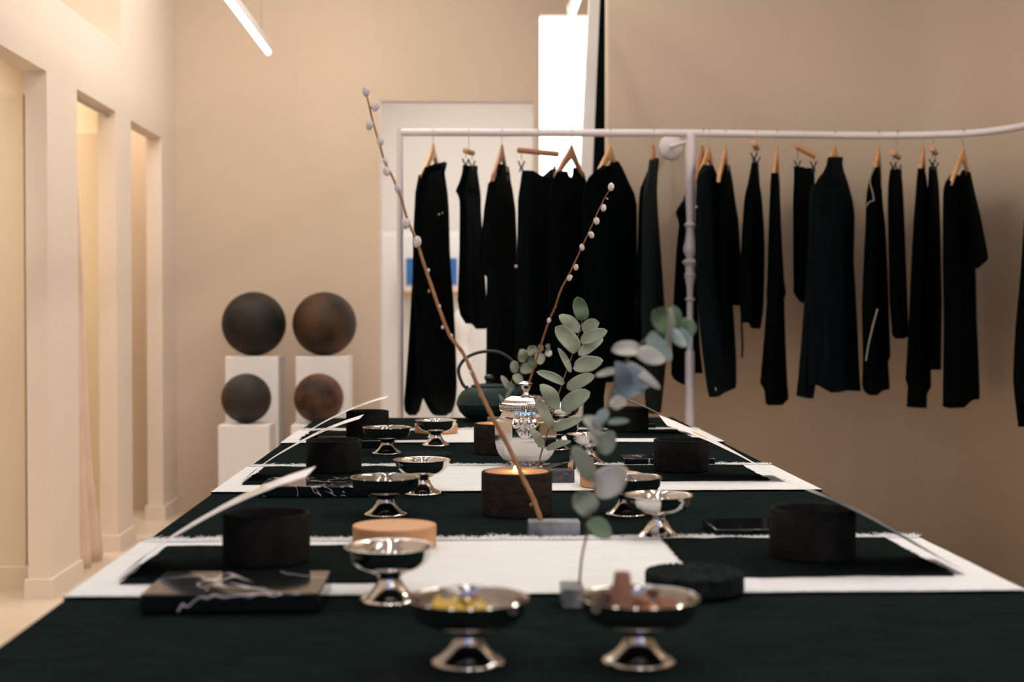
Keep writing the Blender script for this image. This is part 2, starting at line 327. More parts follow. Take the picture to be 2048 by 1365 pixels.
# linear lamps
def lamp(px, py, y_end, label):
    D = (2.42 - H0) * F / (626 - py); x = X(px, D)
    r = thing('linear_pendant_lamp', (x, D, 2.42), label, 'pendant lamp', 'linear pendant lamps')
    MB().box(x - .018, x + .018, y_end, D, 2.437, 2.475).build('housing', white_m, r, bevel=.004)
    MB().tube([(x, y_end, 2.43), (x, D, 2.43)], .014, 12).build('diffuser', tube_m, r)
    for y in (D - .25, y_end + .3): MB().tube([(x, y, 2.47), (x, y, CZ)], .0018, 6).build('suspension_wire', steel, r)
    return r
lamp(538, 113, .8, 'white linear pendant lamp at the upper left, in front of the tan wall')
lamp(1140, 46, .8, 'white linear pendant lamp ending in front of the glowing pane')
cd = thing('hanging_cord', (X(1124, 6.25), 6.25, 1.5), 'thin grey cord hanging in front of the glowing pane', 'cord')
MB().tube([W(1122, 350, 6.25), W(1125, 300, 6.25), W(1130, 170, 6.25), W(1134, 0, 6.25), W(1134, 0, 6.25) + Vector((.003, 0, CZ - W(1134, 0, 6.25).z - .002))], .0018, 6).build('wire', steel, cd)
# ------------------------------------------------------------------ pedestals and spheres
def pedestal(px0, px1, py, D, label):
    x0, x1 = X(px0, D), X(px1, D); z = Z(py, D); r = thing('pedestal', ((x0 + x1) / 2, D + (x1 - x0) / 2, 0), label, 'pedestal', 'white display pedestals')
    MB().box(x0, x1, D, D + (x1 - x0), 0, z).build('plinth', white_m, r, bevel=.004)
    return z
def sphere(px, py, rp, D, m, label, zt):
    rr = rp * D / F; r = MB().ball((0, 0, 0), rr, 48, 32).build('bronze_sphere', m)
    r.location = (X(px, D), D, zt + rr); tag(r, label, 'sphere', 'patinated spheres'); r.rotation_euler = (px, py, 1)
z1 = pedestal(450, 556, 713, 7.28, 'tall white pedestal on the left, under the large dark sphere')
z2 = pedestal(591, 697, 713, 7.28, 'tall white pedestal on the right, under the large rust-mottled sphere')
z3 = pedestal(435, 538, 850, 6.85, 'short white pedestal on the left, under the small grey-brown sphere')
z4 = pedestal(581, 684, 850, 6.85, 'short white pedestal on the right, under the small rust-spotted sphere')
sphere(508, 650, 63.5, 7.40, sph[0], 'large nearly black sphere on the tall left pedestal', z1)
sphere(649, 650, 63.5, 7.40, sph[1], 'large brown mottled sphere on the tall right pedestal', z2)
sphere(492, 799, 49.5, 6.98, sph[2], 'small grey-brown sphere on the short left pedestal', z3)
sphere(637, 799, 49.5, 6.98, sph[3], 'small dark sphere with rust spots on the short right pedestal', z4)
# ------------------------------------------------------------------ clothes rail
RS = 5.5 / 6.0
RZ = 1.08 + 359 * 5.5 / F
RD = [(700, 6.0), (1380, 5.98), (1700, 6.03), (1850, 6.02), (1950, 5.93), (2000, 5.83), (2048, 5.70), (2120, 5.46), (2200, 5.1), (2350, 4.5)]
RD = [(a, b * RS) for a, b in RD]
def rail_pt(px): D = lerp(RD, px); return Vector((X(px, D), D, RZ))
rl = thing('clothes_rail', tuple(rail_pt(1380).xy) + (0,), 'white tubular clothes rail on turned posts, bending forward at the right', 'clothes rail')
MB().tube(spline([rail_pt(p) for p in (800, 1000, 1200, 1380, 1550, 1700, 1800, 1900, 1960, 2010, 2048, 2120, 2200, 2350)], 8), .0145, 16).build('rail', rail_m, rl)
p = rail_pt(800); MB().tube([(p.x, p.y, 0), (p.x, p.y, RZ + .0145)], .0125, 16).build('end_post', rail_m, rl)
p = rail_pt(1380); zz = lambda y: Z(y, 5.98 * RS)
prof = [(.019, 0), (.019, zz(705)), (.013, zz(700)), (.013, zz(603)), (.019, zz(601)), (.021, zz(598)), (.013, zz(595)), (.014, zz(575)), (.022, zz(552)), (.024, zz(549)), (.019, zz(546)), (.019, zz(533)), (.030, zz(527)), (.034, zz(524)), (.028, zz(521)), (.016, zz(517)), (.018, zz(512)), (.028, zz(503)), (.028, zz(495)), (.020, zz(480)), (.016, zz(458)), (.019, zz(453)), (.025, zz(450)), (.022, zz(447)), (.015, zz(444)), (.019, zz(400)), (.0195, zz(275)), (.0195, RZ)]
MB().lathe(prof, (p.x, p.y, 0), 24).build('turned_post', rail_m, rl)
a = W(1343, 293, WD - .02); MB().lathe([(.05, 0), (.05, .006), (.04, .012), (.015, .016), (1e-4, .016)], n=32)
dsk = MB().lathe([(.05, 0), (.05, .008), (.042, .014), (.015, .018), (1e-4, .018)], n=32)
dsk.v = [Vector((v.x + a.x, WD - .001 - v.z, v.y + a.z)) for v in dsk.v]; dsk.build('wall_flange', rail_m, rl)
MB().tube([(a.x, WD - .02, a.z), (p.x, 5.98 * RS, RZ - .03)], .009, 12).build('wall_arm', rail_m, rl)
p = rail_pt(2350); MB().tube([(p.x, p.y, 0), (p.x, p.y, RZ + .0145)], .0125, 16).build('end_post', rail_m, rl)
# ------------------------------------------------------------------ hangers
def rot(v, a): return Vector((v[0] * math.cos(a) - v[1] * math.sin(a), v[0] * math.sin(a) + v[1] * math.cos(a), v[2]))
def hanger(px, ytop, yaw, label, m=None, clip=None, half=.15, drop=.11, bx=None, hw=10):
    if not clip and hw <= 11: half, hw = .12, hw * .85
    if not clip: yaw = math.asin(hw * 5.5 / F / half)
    m = m or wood_h; c = rail_pt(px); r = thing('clothes_hanger' if not clip else 'clip_hanger', tuple(c), label, 'hanger', 'hangers on the rail')
    zt = Z(ytop, c.y) ; bx = bx if bx is not None else px; cx = X(bx, c.y)
    # hook
    pts = [(cx, c.y, zt - .004), (cx, c.y, zt + .01)]
    zc = c.z; R_ = .0175
    pts += [((cx + c.x) / 2, c.y - .002, (zt + zc) / 2 - .004), (c.x, c.y + .012, zc - .022)]
    for k in range(9):
        t = -50 + k * 27; pts.append((c.x, c.y + R_ * math.cos(math.radians(t)), zc + R_ * math.sin(math.radians(t))))
    MB().tube(spline(pts, 3), .0016, 6).build('hook', steel, r)
    yaw += math.atan2(c.x, c.y)
    ax = Vector((math.sin(yaw), math.cos(yaw), 0)); nx = Vector((ax.y, -ax.x, 0)); c0 = Vector((cx, c.y, 0))
    if not clip:
        pts = []; vs = []; fs = []; N = 24
        for i in range(N + 1):
            s = -1 + 2 * i / N; q = abs(s); z = zt - .018 - drop * (q ** 1.25) + (.006 * math.exp(-(s * 9) ** 2)); hh = .027 - .015 * q ** .6; tt = .0060 + .001 * q
            b = c0 + ax * s * half + nx * (-.008 * q * q)
            for (u, v) in ((-1, -.6), (-.6, -1), (.6, -1), (1, -.6), (1, .6), (.6, 1), (-.6, 1), (-1, .6)): vs.append(b + nx * u * tt + Vector((0, 0, z + v * hh)))
        for j in range(N):
            for k in range(8): fs.append((j * 8 + k, j * 8 + (k + 1) % 8, (j + 1) * 8 + (k + 1) % 8, (j + 1) * 8 + k))
        fs.append(tuple(range(7, -1, -1))); fs.append(tuple(N * 8 + k for k in range(8)))
        MB().add(vs, fs).build('shoulder_bar', m, r, ang=50)
    else:
        hl, yb, yc = clip  # half length, tilt, clip y in px
        A = c0 - ax * hl + Vector((0, 0, zt + yb)); B = c0 + ax * hl + Vector((0, 0, zt - yb))
        MB().tube([A, A.lerp(B, .02), A.lerp(B, .98), B], [.008, .011, .011, .008], 12).build('crossbar', m, r)
        for t in (.1, .9):
            q = A.lerp(B, t); zc2 = Z(yc, c.y)
            cl = MB().tube([q, q + Vector((0, 0, zc2 + .03 - q.z))], .0012, 6)
            for s in (-1, 1): cl.tube([(q.x + s * .012, q.y, zc2 + .028), (q.x + s * .002, q.y, zc2 + .004), (q.x + s * .006, q.y, zc2 - .014)], .0032, 6)
            cl.build('clip', dsteel, r)
    return r
# ------------------------------------------------------------------ garments
def interp_rows(rows, y):
    l = lerp([(a, b) for a, b, c in rows], y); r = lerp([(a, c) for a, b, c in rows], y); return l, r
def panel(rows, top, hem, yaw, D, thick=.018, fold=.006, seed=0, nu=26, nv=34, kf=9, deep=1.0):
    xs = [b for a, b, c in rows] + [c for a, b, c in rows]; xc = (min(xs) + max(xs)) / 2
    ct = 1 / math.tan(yaw) if yaw else 0
    def pt(u, v, side):
        uu = 2 * u - 1; y = lerp(top, u) + (lerp(hem, u) - lerp(top, u)) * v
        l, r = interp_rows(rows, y)
        dl = min(.013 * F / D, (r - l) * .32); x = l + dl * .6 + (r - l - 1.2 * dl) * u
        hwm = (r - l) / 2 * D / F; Dh = math.sqrt(max(.205 ** 2 - hwm ** 2, .06 ** 2)) * deep
        Dh *= .75 + .25 * min(1, max(0, (y - rows[0][0]) / 70)); dd = D + uu * Dh
        wv = .5 + .5 * v
        lat = dl * D / F * side * math.sqrt(max(0, 1 - uu ** 6))
        off = thick * .3 * math.sqrt(max(0, 1 - uu ** 4)) * side
        off += fold * wv * math.sin(kf * u * 2 + 1.3 * math.sin(2.2 * v + seed) + seed) * (1 - abs(uu) ** 3)
        p = W(x, y, dd); return p + Vector((-lat - math.cos(yaw) * off * .35, -abs(math.sin(yaw)) * off - off * .6, 0))
    m = MB(); vs = []; ring = [(i / nu, 1) for i in range(nu + 1)] + [(i / nu, -1) for i in range(nu - 1, 0, -1)]
    K = len(ring)
    for j in range(nv + 1):
        for (u, s) in ring: vs.append(pt(u, j / nv, s))
    fs = [(j * K + i, j * K + (i + 1) % K, (j + 1) * K + (i + 1) % K, (j + 1) * K + i) for j in range(nv) for i in range(K)]
    for j in (0, nv):
        for i in range(nu):
            a = j * K + i; b = j * K + i + 1; c = j * K + (K - i - 1) % K; d = j * K + (K - i) % K
            fs.append((a, b, c, d) if i else (a, b, c, c)) if False else fs.append(tuple(dict.fromkeys((a, b, c, d))))
    fs = [f for f in fs if len(set(f)) >= 3]
    return m.add(vs, fs)
def flat(y): return [(0, y), (1, y)]
def garment(name, rows, top, hem, label, cat, mi=0, sleeves=(), D=None, extra=(), kf=9):
    xs = [b for a, b, c in rows] + [c for a, b, c in rows]; w_ = (max(xs) - min(xs)) / 2 * 5.5 / F
    yaw = math.asin(min(.95, w_ / .20)); xc = (min(xs) + max(xs)) / 2
    D = D * RS if D else lerp(RD, xc)
    r = thing(name, tuple(W(xc, rows[0][0], D)), label, cat, 'black garments on the rail')
    o = panel(rows, top, hem, yaw, D, seed=rows[0][1] % 7, kf=kf, thick=min(.03, .02 + w_ * .08)).build('body', fab[mi], r, ang=70)
    for (nm, rw, tp, hm, dd, mi2) in sleeves:
        panel(rw, tp, hm, .5, D + dd, deep=.5, thick=.02, seed=rw[0][1] % 5, nu=14, nv=26, kf=4).build(nm, fab[mi2], r, ang=70)
    return r, yaw, D
def line(px_pts, D, rad, name, m, parent):
    D *= RS
    return MB().tube(spline([W(x, y, D) for x, y in px_pts], 5), rad, 6).build(name, m, parent)
def button(x, y, D, parent, rr=.008):
    D *= RS
    return MB().ball(W(x, y, D), rr, 12, 8, (1, .4, 1)).build('button', button_m, parent)
HG = []
# 1
g, yw, D = garment('coat', [(326, 862, 884), (334, 850, 889), (345, 845, 890), (360, 838, 893), (385, 831, 897), (420, 829, 900), (460, 827, 901), (500, 826, 902), (560, 825, 906), (610, 827, 910), (700, 832, 914), (770, 836, 916), (797, 844, 914), (815, 856, 910), (832, 862, 901)],
  [(0, 336), (.25, 332), (.6, 331), (.8, 325), (1, 330)], [(0, 815), (.2, 829), (.6, 833), (1, 822)], 'long black coat with two small buttons, leftmost on the rail', 'coat', 0,
  [('sleeve', [(350, 838, 860), (385, 831, 858), (460, 827, 858), (560, 825, 856), (680, 818, 852), (780, 810, 852), (800, 808, 846), (815, 807, 841), (832, 815, 836)], flat(350), [(0, 820), (.4, 832), (1, 822)], -.05, 0)])
button(878, 429, 5.86, g, .004); button(885, 426, 5.86, g, .003)
MB().tube([W(852, 341, 5.9*RS), W(862, 338, 5.86*RS), W(878, 334, 5.88*RS), W(888, 329, 6.0*RS), W(887, 350, 5.95*RS)], [.010, .014, .014, .012, .006], 10).build('collar', fab[0], g)
hanger(866, 296, .35, 'light wooden hanger holding the long coat, leftmost on the rail', bx=867, hw=18)
# 2
g, yw, D = garment('short_dress', [(330, 926, 955), (345, 925, 955), (365, 918, 959), (382, 910, 962), (396, 918, 963), (420, 919, 963), (500, 918, 968), (560, 916, 972), (600, 914, 975), (625, 918, 976), (658, 925, 976)],
  [(0, 330), (.3, 334), (.45, 347), (.55, 347), (.65, 334), (1, 331)], [(0, 622), (.25, 648), (.5, 648), (.75, 659), (1, 654)], 'short black dress hung by clips beside the long coat', 'dress', 0)
hanger(938, 304, .35, 'clip hanger with a short pale crossbar, second from the left', clip=(.045, 0, 334))
# 3
g, yw, D = garment('tunic', [(325, 999, 1014), (345, 990, 1020), (365, 977, 1023), (380, 973, 1027), (420, 968, 1033), (480, 962, 1036), (540, 960, 1036), (545, 972, 1036), (700, 971, 1040), (840, 968, 1044)],
  [(0, 328), (.3, 330), (.5, 345), (.65, 345), (.8, 333), (1, 333)], [(0, 842), (1, 842)], 'black tunic dress between the short clipped dress and the wide clipped skirt', 'tunic', 1,
  [('sleeve', [(365, 977, 1000), (420, 968, 1000), (480, 962, 1000), (540, 960, 1000), (546, 966, 998)], flat(366), [(0, 538), (1, 548)], -.08, 1)], D=6.04)
hanger(1004, 297, .3, 'wooden hanger holding the tunic dress, third from the left', m=wood_h2, hw=14)
# 4
g, yw, D = garment('skirt', [(335, 1044, 1112), (345, 1042, 1112), (380, 1037, 1113), (395, 1034, 1114), (500, 1032, 1116), (800, 1026, 1120)],
  [(0, 342), (.2, 341), (.5, 351), (.72, 355), (.9, 344), (1, 336)], flat(838), 'long black skirt clipped by its waistband to a wide dark crossbar', 'skirt', 1, D=6.0)
button(1032, 533, 5.78, g, .006)
hanger(1076, 304, 1.35, 'clip hanger with a wide reddish crossbar holding the long skirt', m=wood_h2, clip=(.082, .006, 337))
# 5
g, yw, D = garment('long_dress', [(335, 1120, 1164), (350, 1108, 1172), (370, 1100, 1176), (420, 1096, 1178), (806, 1092, 1200)],
  [(0, 345), (.2, 342), (.35, 352), (.55, 359), (.7, 354), (.8, 335), (1, 350)], flat(806), 'long black dress with scooped neck in front of the glowing pane', 'dress', 0, D=5.98)
hanger(1143, 296, .75, 'wooden hanger with rounded arch seen against the glowing pane', m=wood_h2, drop=.105, hw=28)
# 6
g, yw, D = garment('pullover', [(322, 1207, 1240), (335, 1198, 1246), (350, 1178, 1254), (365, 1169, 1261), (385, 1164, 1272), (410, 1162, 1278), (540, 1162, 1278), (600, 1164, 1276), (765, 1166, 1276)],
  [(0, 345), (.2, 331), (.4, 333), (.6, 331), (.75, 321), (1, 340)], [(0, 806), (.3, 804), (.34, 766), (1, 764)], 'wide black pullover under the broadest light wooden hanger', 'pullover', 0, D=5.95)
hanger(1220, 296, .8, 'broad light wooden hanger holding the wide pullover', drop=.115, hw=26)
# 7
g, yw, D = garment('blouse', [(318, 1300, 1318), (332, 1298, 1317), (345, 1296, 1315), (380, 1288, 1314), (420, 1284, 1316), (480, 1283, 1321), (560, 1281, 1327), (620, 1280, 1331), (700, 1283, 1335), (760, 1286, 1330), (800, 1290, 1325), (826, 1293, 1322)],
  [(0, 322), (.4, 318), (1, 316)], [(0, 818), (.5, 828), (1, 824)], 'narrow dark green-black silk blouse just left of the turned post', 'blouse', 3,
  [('sleeve', [(345, 1294, 1302), (380, 1280, 1300), (420, 1277, 1300), (540, 1274, 1298), (600, 1273, 1296), (765, 1272, 1296)], flat(345), flat(766), .06, 1)])
hanger(1306, 296, .12, 'narrow orange hanger seen edge-on just left of the wall bracket', m=wood_h2, drop=.115, hw=7)
# 8
g, yw, D = garment('jacket', [(405, 1362, 1385), (425, 1350, 1388), (447, 1358, 1390), (500, 1352, 1392), (600, 1346, 1396), (700, 1342, 1402), (748, 1340, 1408), (770, 1352, 1408)],
  [(0, 424), (.25, 408), (1, 380)], [(0, 757), (.4, 771), (.55, 768), (.6, 747), (1, 747)], 'black jacket partly hidden behind the turned post, collar sticking out left', 'jacket', 0, D=6.16)
hanger(1404, 297, .25, 'dark wooden hanger just right of the turned post, behind its neighbour', m=wood_h2, hw=10)
# 9
g, yw, D = garment('blazer', [(330, 1405, 1426), (345, 1396, 1433), (360, 1392, 1440), (400, 1390, 1449), (480, 1388, 1455), (560, 1390, 1462), (620, 1394, 1469), (700, 1402, 1474), (745, 1408, 1475), (775, 1412, 1475), (795, 1418, 1450)],
  [(0, 350), (.3, 330), (.5, 336), (.8, 330), (1, 335)], [(0, 775), (.12, 795), (.4, 793), (1, 775)], 'long black jacket with a pale cuff button right of the turned post', 'jacket', 2, D=5.93)
button(1428, 779, 5.78, g, .009); button(1393, 414, 5.72, g, .005)
hanger(1416, 296, .3, 'light wooden hanger holding the long jacket right of the turned post', hw=16)
# 10
g, yw, D = garment('shirt', [(326, 1443, 1458), (345, 1440, 1461), (360, 1438, 1465), (400, 1436, 1471), (440, 1436, 1478), (500, 1438, 1482), (560, 1440, 1487), (610, 1442, 1489)],
  [(0, 345), (.3, 328), (.5, 346), (.7, 330), (1, 330)], [(0, 608), (1, 612)], 'short black shirt between the long jacket and the clipped shorts', 'shirt', 0, D=6.08)
hanger(1449, 296, .3, 'wooden hanger holding the short shirt, second right of the post', hw=10)
# 11
g, yw, D = garment('shorts', [(322, 1505, 1515), (340, 1502, 1517), (370, 1496, 1519), (382, 1492, 1522), (400, 1488, 1525), (450, 1484, 1529), (500, 1481, 1531), (560, 1479, 1530), (620, 1479, 1528), (657, 1484, 1522)],
  [(0, 326), (1, 324)], [(0, 646), (.45, 643), (.7, 656), (.85, 658), (1, 650)], 'black drawstring shorts folded on a clip hanger, cord dangling', 'shorts', 0)
line([(1484, 600), (1483, 640), (1485, 690), (1484, 716)], 5.9, .004, 'drawstring', fab[3], g)
hanger(1510, 290, .08, 'clip hanger seen end-on above the drawstring shorts', clip=(.09, 0, 322), m=wood_h)
# 12
g, yw, D = garment('layered_dress', [(346, 1543, 1558), (400, 1540, 1560), (450, 1538, 1562), (500, 1536, 1565), (560, 1534, 1569), (592, 1532, 1574), (594, 1534, 1569), (700, 1525, 1573), (775, 1518, 1577), (779, 1527, 1578), (811, 1531, 1579)],
  [(0, 346), (1, 346)], [(0, 806), (.2, 811), (.6, 811), (.75, 804), (1, 797)], 'narrow black layered dress under the tall edge-on hanger', 'dress', 0)
hanger(1552, 296, .05, 'tall light wooden hanger seen edge-on above the layered dress', drop=.14, hw=7)
# 13
g, yw, D = garment('culottes', [(333, 1586, 1632), (345, 1587, 1630), (400, 1585, 1632), (500, 1585, 1632), (585, 1586, 1632), (606, 1598, 1632)],
  [(0, 333), (.3, 334), (.45, 346), (.6, 350), (.72, 336), (1, 338)], [(0, 590), (.3, 606), (1, 606)], 'black culottes on a slanting clip hanger behind the high-collared blouse', 'culottes', 0, D=6.1)
hanger(1607, 300, 1.0, 'clip hanger with a slanting light crossbar beside the high-collared blouse', clip=(.045, .018, 334), bx=1610)
# 14
g, yw, D = garment('high_collar_blouse', [(314, 1655, 1687), (330, 1652, 1686), (345, 1645, 1690), (360, 1632, 1697), (380, 1622, 1703), (400, 1618, 1709), (430, 1617, 1713), (480, 1616, 1712), (520, 1615, 1711), (600, 1613, 1716), (680, 1612, 1720), (760, 1612, 1724), (786, 1622, 1726)],
  [(0, 318), (.3, 314), (.7, 314), (1, 314)], [(0, 772), (.2, 770), (.45, 786), (.7, 781), (1, 783)], 'large blue-black blouse with a standing collar and long sleeves', 'blouse', 2,
  [('sleeve', [(370, 1624, 1650), (400, 1618, 1650), (480, 1616, 1648), (600, 1608, 1645), (680, 1602, 1640), (760, 1595, 1634), (797, 1591, 1628)], flat(371), [(0, 791), (1, 798)], -.10, 2)], D=5.95)
hanger(1668, 295, .5, 'light wooden hanger just showing above the standing collar', drop=.115, hw=22)
# 15
g, yw, D = garment('piped_top', [(332, 1748, 1762), (360, 1738, 1763), (385, 1733, 1765), (410, 1731, 1767), (450, 1730, 1772), (500, 1727, 1775), (560, 1724, 1778), (620, 1722, 1780), (718, 1724, 1783), (722, 1724, 1778), (778, 1722, 1782), (792, 1735, 1762)],
  [(0, 336), (1, 330)], [(0, 781), (.3, 791), (.5, 791), (.7, 782), (1, 778)], 'black top with thin pale piping at the shoulder and side', 'top', 0)
line([(1750, 334), (1742, 350), (1740, 365), (1745, 385), (1748, 402)], 5.77, .0022, 'piping', pipe_m, g)
line([(1748, 401), (1738, 405), (1733, 413)], 5.80, .0022, 'piping', pipe_m, g)
line([(1755, 618), (1745, 655), (1736, 695), (1732, 722)], 5.77, .0028, 'piping', pipe_m, g)
hanger(1755, 296, .12, 'wooden hanger seen edge-on above the piped top', drop=.115, hw=9)
# 16
g, yw, D = garment('trousers', [(338, 1781, 1803), (355, 1778, 1804), (372, 1776, 1806), (400, 1775, 1808), (500, 1776, 1812), (600, 1778, 1816), (678, 1784, 1818)],
  [(0, 343), (.3, 338), (.7, 341), (1, 338)], [(0, 668), (.4, 678), (1, 673)], 'black cropped trousers on a clip hanger right of the piped top', 'trousers', 0, D=6.05)
hanger(1792, 308, .15, 'clip hanger with a small round orange end above the cropped trousers', clip=(.08, 0, 338), bx=1790)
# 17
g, yw, D = garment('long_tunic', [(336, 1836, 1850), (380, 1832, 1856), (450, 1826, 1859), (520, 1822, 1860), (600, 1818, 1862), (700, 1813, 1863), (762, 1809, 1864), (766, 1814, 1864), (776, 1814, 1864), (779, 1814, 1856), (816, 1812, 1855)],
  [(0, 338), (1, 334)], [(0, 814), (1, 817)], 'long narrow black tunic with stepped hem left of the short-sleeved dress', 'tunic', 0)
hanger(1844, 297, .08, 'light wooden hanger seen edge-on above the long narrow tunic', drop=.115, hw=7)
# 18
g, yw, D = garment('wrap_skirt', [(332, 1858, 1873), (380, 1856, 1878), (450, 1856, 1881), (600, 1858, 1884), (739, 1860, 1882)],
  [(0, 336), (.5, 333), (1, 336)], flat(740), 'slim black skirt clipped between the long tunic and the short-sleeved dress', 'skirt', 0, D=6.1)
hanger(1866, 299, .08, 'clip hanger with a small pale end above the slim skirt', clip=(.085, 0, 333))
# 19
g, yw, D = garment('tee_dress', [(338, 1915, 1940), (350, 1897, 1942), (370, 1886, 1947), (385, 1884, 1950), (430, 1883, 1956), (480, 1883, 1958), (535, 1883, 1954), (640, 1885, 1956), (720, 1884, 1960), (798, 1883, 1963), (817, 1883, 1950)],
  [(0, 372), (.15, 351), (.33, 350), (.42, 364), (.62, 364), (.72, 342), (.85, 340), (1, 372)], [(0, 812), (.3, 817), (.6, 816), (.75, 801), (1, 799)], 'black short-sleeved dress with square neck, last before the rail bends', 'dress', 0,
  [('sleeve', [(342, 1932, 1941), (385, 1935, 1950), (430, 1940, 1961), (480, 1945, 1971), (517, 1948, 1978), (536, 1950, 1962)], flat(344), [(0, 537), (.4, 535), (1, 518)], -.06, 0)], D=5.97)
hanger(1924, 298, .5, 'light wooden hanger tilted above the square-necked dress', drop=.115, hw=18)
# 20
g, yw, D = garment('sweatshirt', [(330, 2070, 2095), (380, 2058, 2120), (430, 2048, 2135), (550, 2041, 2145), (650, 2031, 2145), (720, 2027, 2140), (770, 2026, 2135), (855, 2060, 2130)],
  [(0, 350), (.5, 330), (1, 350)], [(0, 852), (1, 850)], 'black sweatshirt at the right edge of the photo, only its sleeve showing', 'sweatshirt', 0,
  [('sleeve', [(440, 2048, 2075), (550, 2040, 2072), (650, 2030, 2066), (720, 2026, 2062), (760, 2025, 2060), (800, 2029, 2056), (810, 2031, 2056), (855, 2036, 2054)], flat(440), flat(854), -.10, 0)], D=5.45)
# ------------------------------------------------------------------ table
TX0, TX1, TY0, TY1 = -.455, .657, .75, 4.47
tb = thing('dining_table', ((TX0 + TX1) / 2, 2.6, 0), 'long narrow table running away from the viewer under a black cloth', 'table')
MB().box(TX0 + .004, TX1 - .004, TY0 + .004, TY1 - .004, TZ - .035, TZ - .004).build('tabletop', wood, tb, bevel=.003)
for x in (TX0 + .08, TX1 - .08):
    for y in (TY0 + .1, (TY0 + TY1) / 2, TY1 - .1): MB().box(x - .03, x + .03, y - .03, y + .03, 0, TZ - .035).build('leg', wood, tb, bevel=.003)
def wav(t, s, a=1.0): return a * (noise.noise(Vector((t * 9, s, 0))) * .6 + noise.noise(Vector((t * 40, s, 3))) * .25)
def drape(x0, x1, y0, y1, z, m, name, par, edge=.003, drop=.05, seed=1, nx=90, ny=16, sides=True, both=False):
    xs = [x0 + (x1 - x0) * i / nx for i in range(nx + 1)]
    if sides: xs = [None] + xs + [None]
    vs = []; n = len(xs)
    for j in range(ny + 1):
        v = j / ny
        for i, x in enumerate(xs):
            xx = x; zz_ = z
            if x is None:
                xx = x0 - .003 if i == 0 else x1 + .003; zz_ = z - drop
            ya = y0 + wav(xx, seed, edge); yb = y1 + wav(xx, seed + 5, edge)
            y = ya + (yb - ya) * v
            if x is not None: zz_ += .0006 * noise.noise(Vector((xx * 14, y * 18, seed)))
            vs.append((xx, y, zz_))
    fs = [(j * n + i, j * n + i + 1, (j + 1) * n + i + 1, (j + 1) * n + i) for j in range(ny) for i in range(n - 1)]
    o = MB().add(vs, fs).build(name, m, par, ang=60); return o
tc = MB(); d = .12
tc.box(TX0 - .002, TX1 + .002, TY0 - .002, TY1 + .002, TZ - .004, TZ)
tc.box(TX0 - .004, TX0 - .0005, TY0, TY1, TZ - d, TZ - .001).box(TX1 + .0005, TX1 + .004, TY0, TY1, TZ - d, TZ - .001)
tc.box(TX0, TX1, TY1 + .0005, TY1 + .004, TZ - d, TZ - .001).box(TX0, TX1, TY0 - .004, TY0 - .0005, TZ - d, TZ - .001)
tcl = tc.build('tablecloth', cloth_b, smooth=False); tag(tcl, 'black tablecloth covering the whole long table under the white runners', 'tablecloth')
def fringe(x0, x1, y, dirn, seed, count, lmin, lmax, zb, name, m, par, wd=.0009):
    q = random.Random(seed); mb = MB()
    for i in range(count):
        x = x0 + (x1 - x0) * q.random(); e = wav(x, seed, .003); L = (lmin + (lmax - lmin) * q.random() ** 1.6) * (1 + .6 * noise.noise(Vector((x * 12, seed, 0))))
        a = q.uniform(-.7, .7); zt = q.uniform(.0003, .0045) * (1 if lmax > .01 else .2)
        p0 = Vector((x, y + e - dirn * .004, zb)); p1 = p0 + Vector((math.sin(a) * L * .5, dirn * L * .6, zt * .35)); p2 = p0 + Vector((math.sin(a) * L + q.uniform(-.002, .002), dirn * L, zt * q.uniform(.3, 1.3)))
        b = Vector((wd, 0, 0)); up = Vector((0, 0, wd))
        mb.add([p0 - b, p0 + b, p1 + b * .8, p1 - b * .8, p2, p0 + up, p1 + up], [(0, 1, 2, 3), (3, 2, 4), (0, 5, 6, 3), (1, 5, 6, 2), (3, 6, 4), (2, 6, 4)])
    o = mb.build(name, m, par, smooth=False); o['kind'] = 'stuff'; return o
def runner(y0, y1, seed, label):
    r = thing('table_runner', ((TX0 + TX1) / 2, (y0 + y1) / 2, TZ), label, 'table runner', 'white runners across the table')
    drape(TX0 - .005, TX1 + .005, y0, y1, TZ + .0035, cloth_w, 'cloth', r, seed=seed, drop=.115)
    fringe(TX0, TX1, y1, 1, seed + 5, 3400, .008, .040, TZ + .0036, 'fringe', cloth_w, r, .0011)
    fringe(TX0, TX1, y0, -1, seed, 900, .001, .004, TZ + .0036, 'fringe', cloth_w, r)
    return r
runner(1.645, 2.035, 11, 'white frayed linen runner nearest the viewer, under the front place settings')
runner(2.600, 3.030, 12, 'white frayed linen runner in the middle of the table, under the silver pot')
runner(3.580, 3.970, 13, 'white frayed linen runner farthest away on the table')
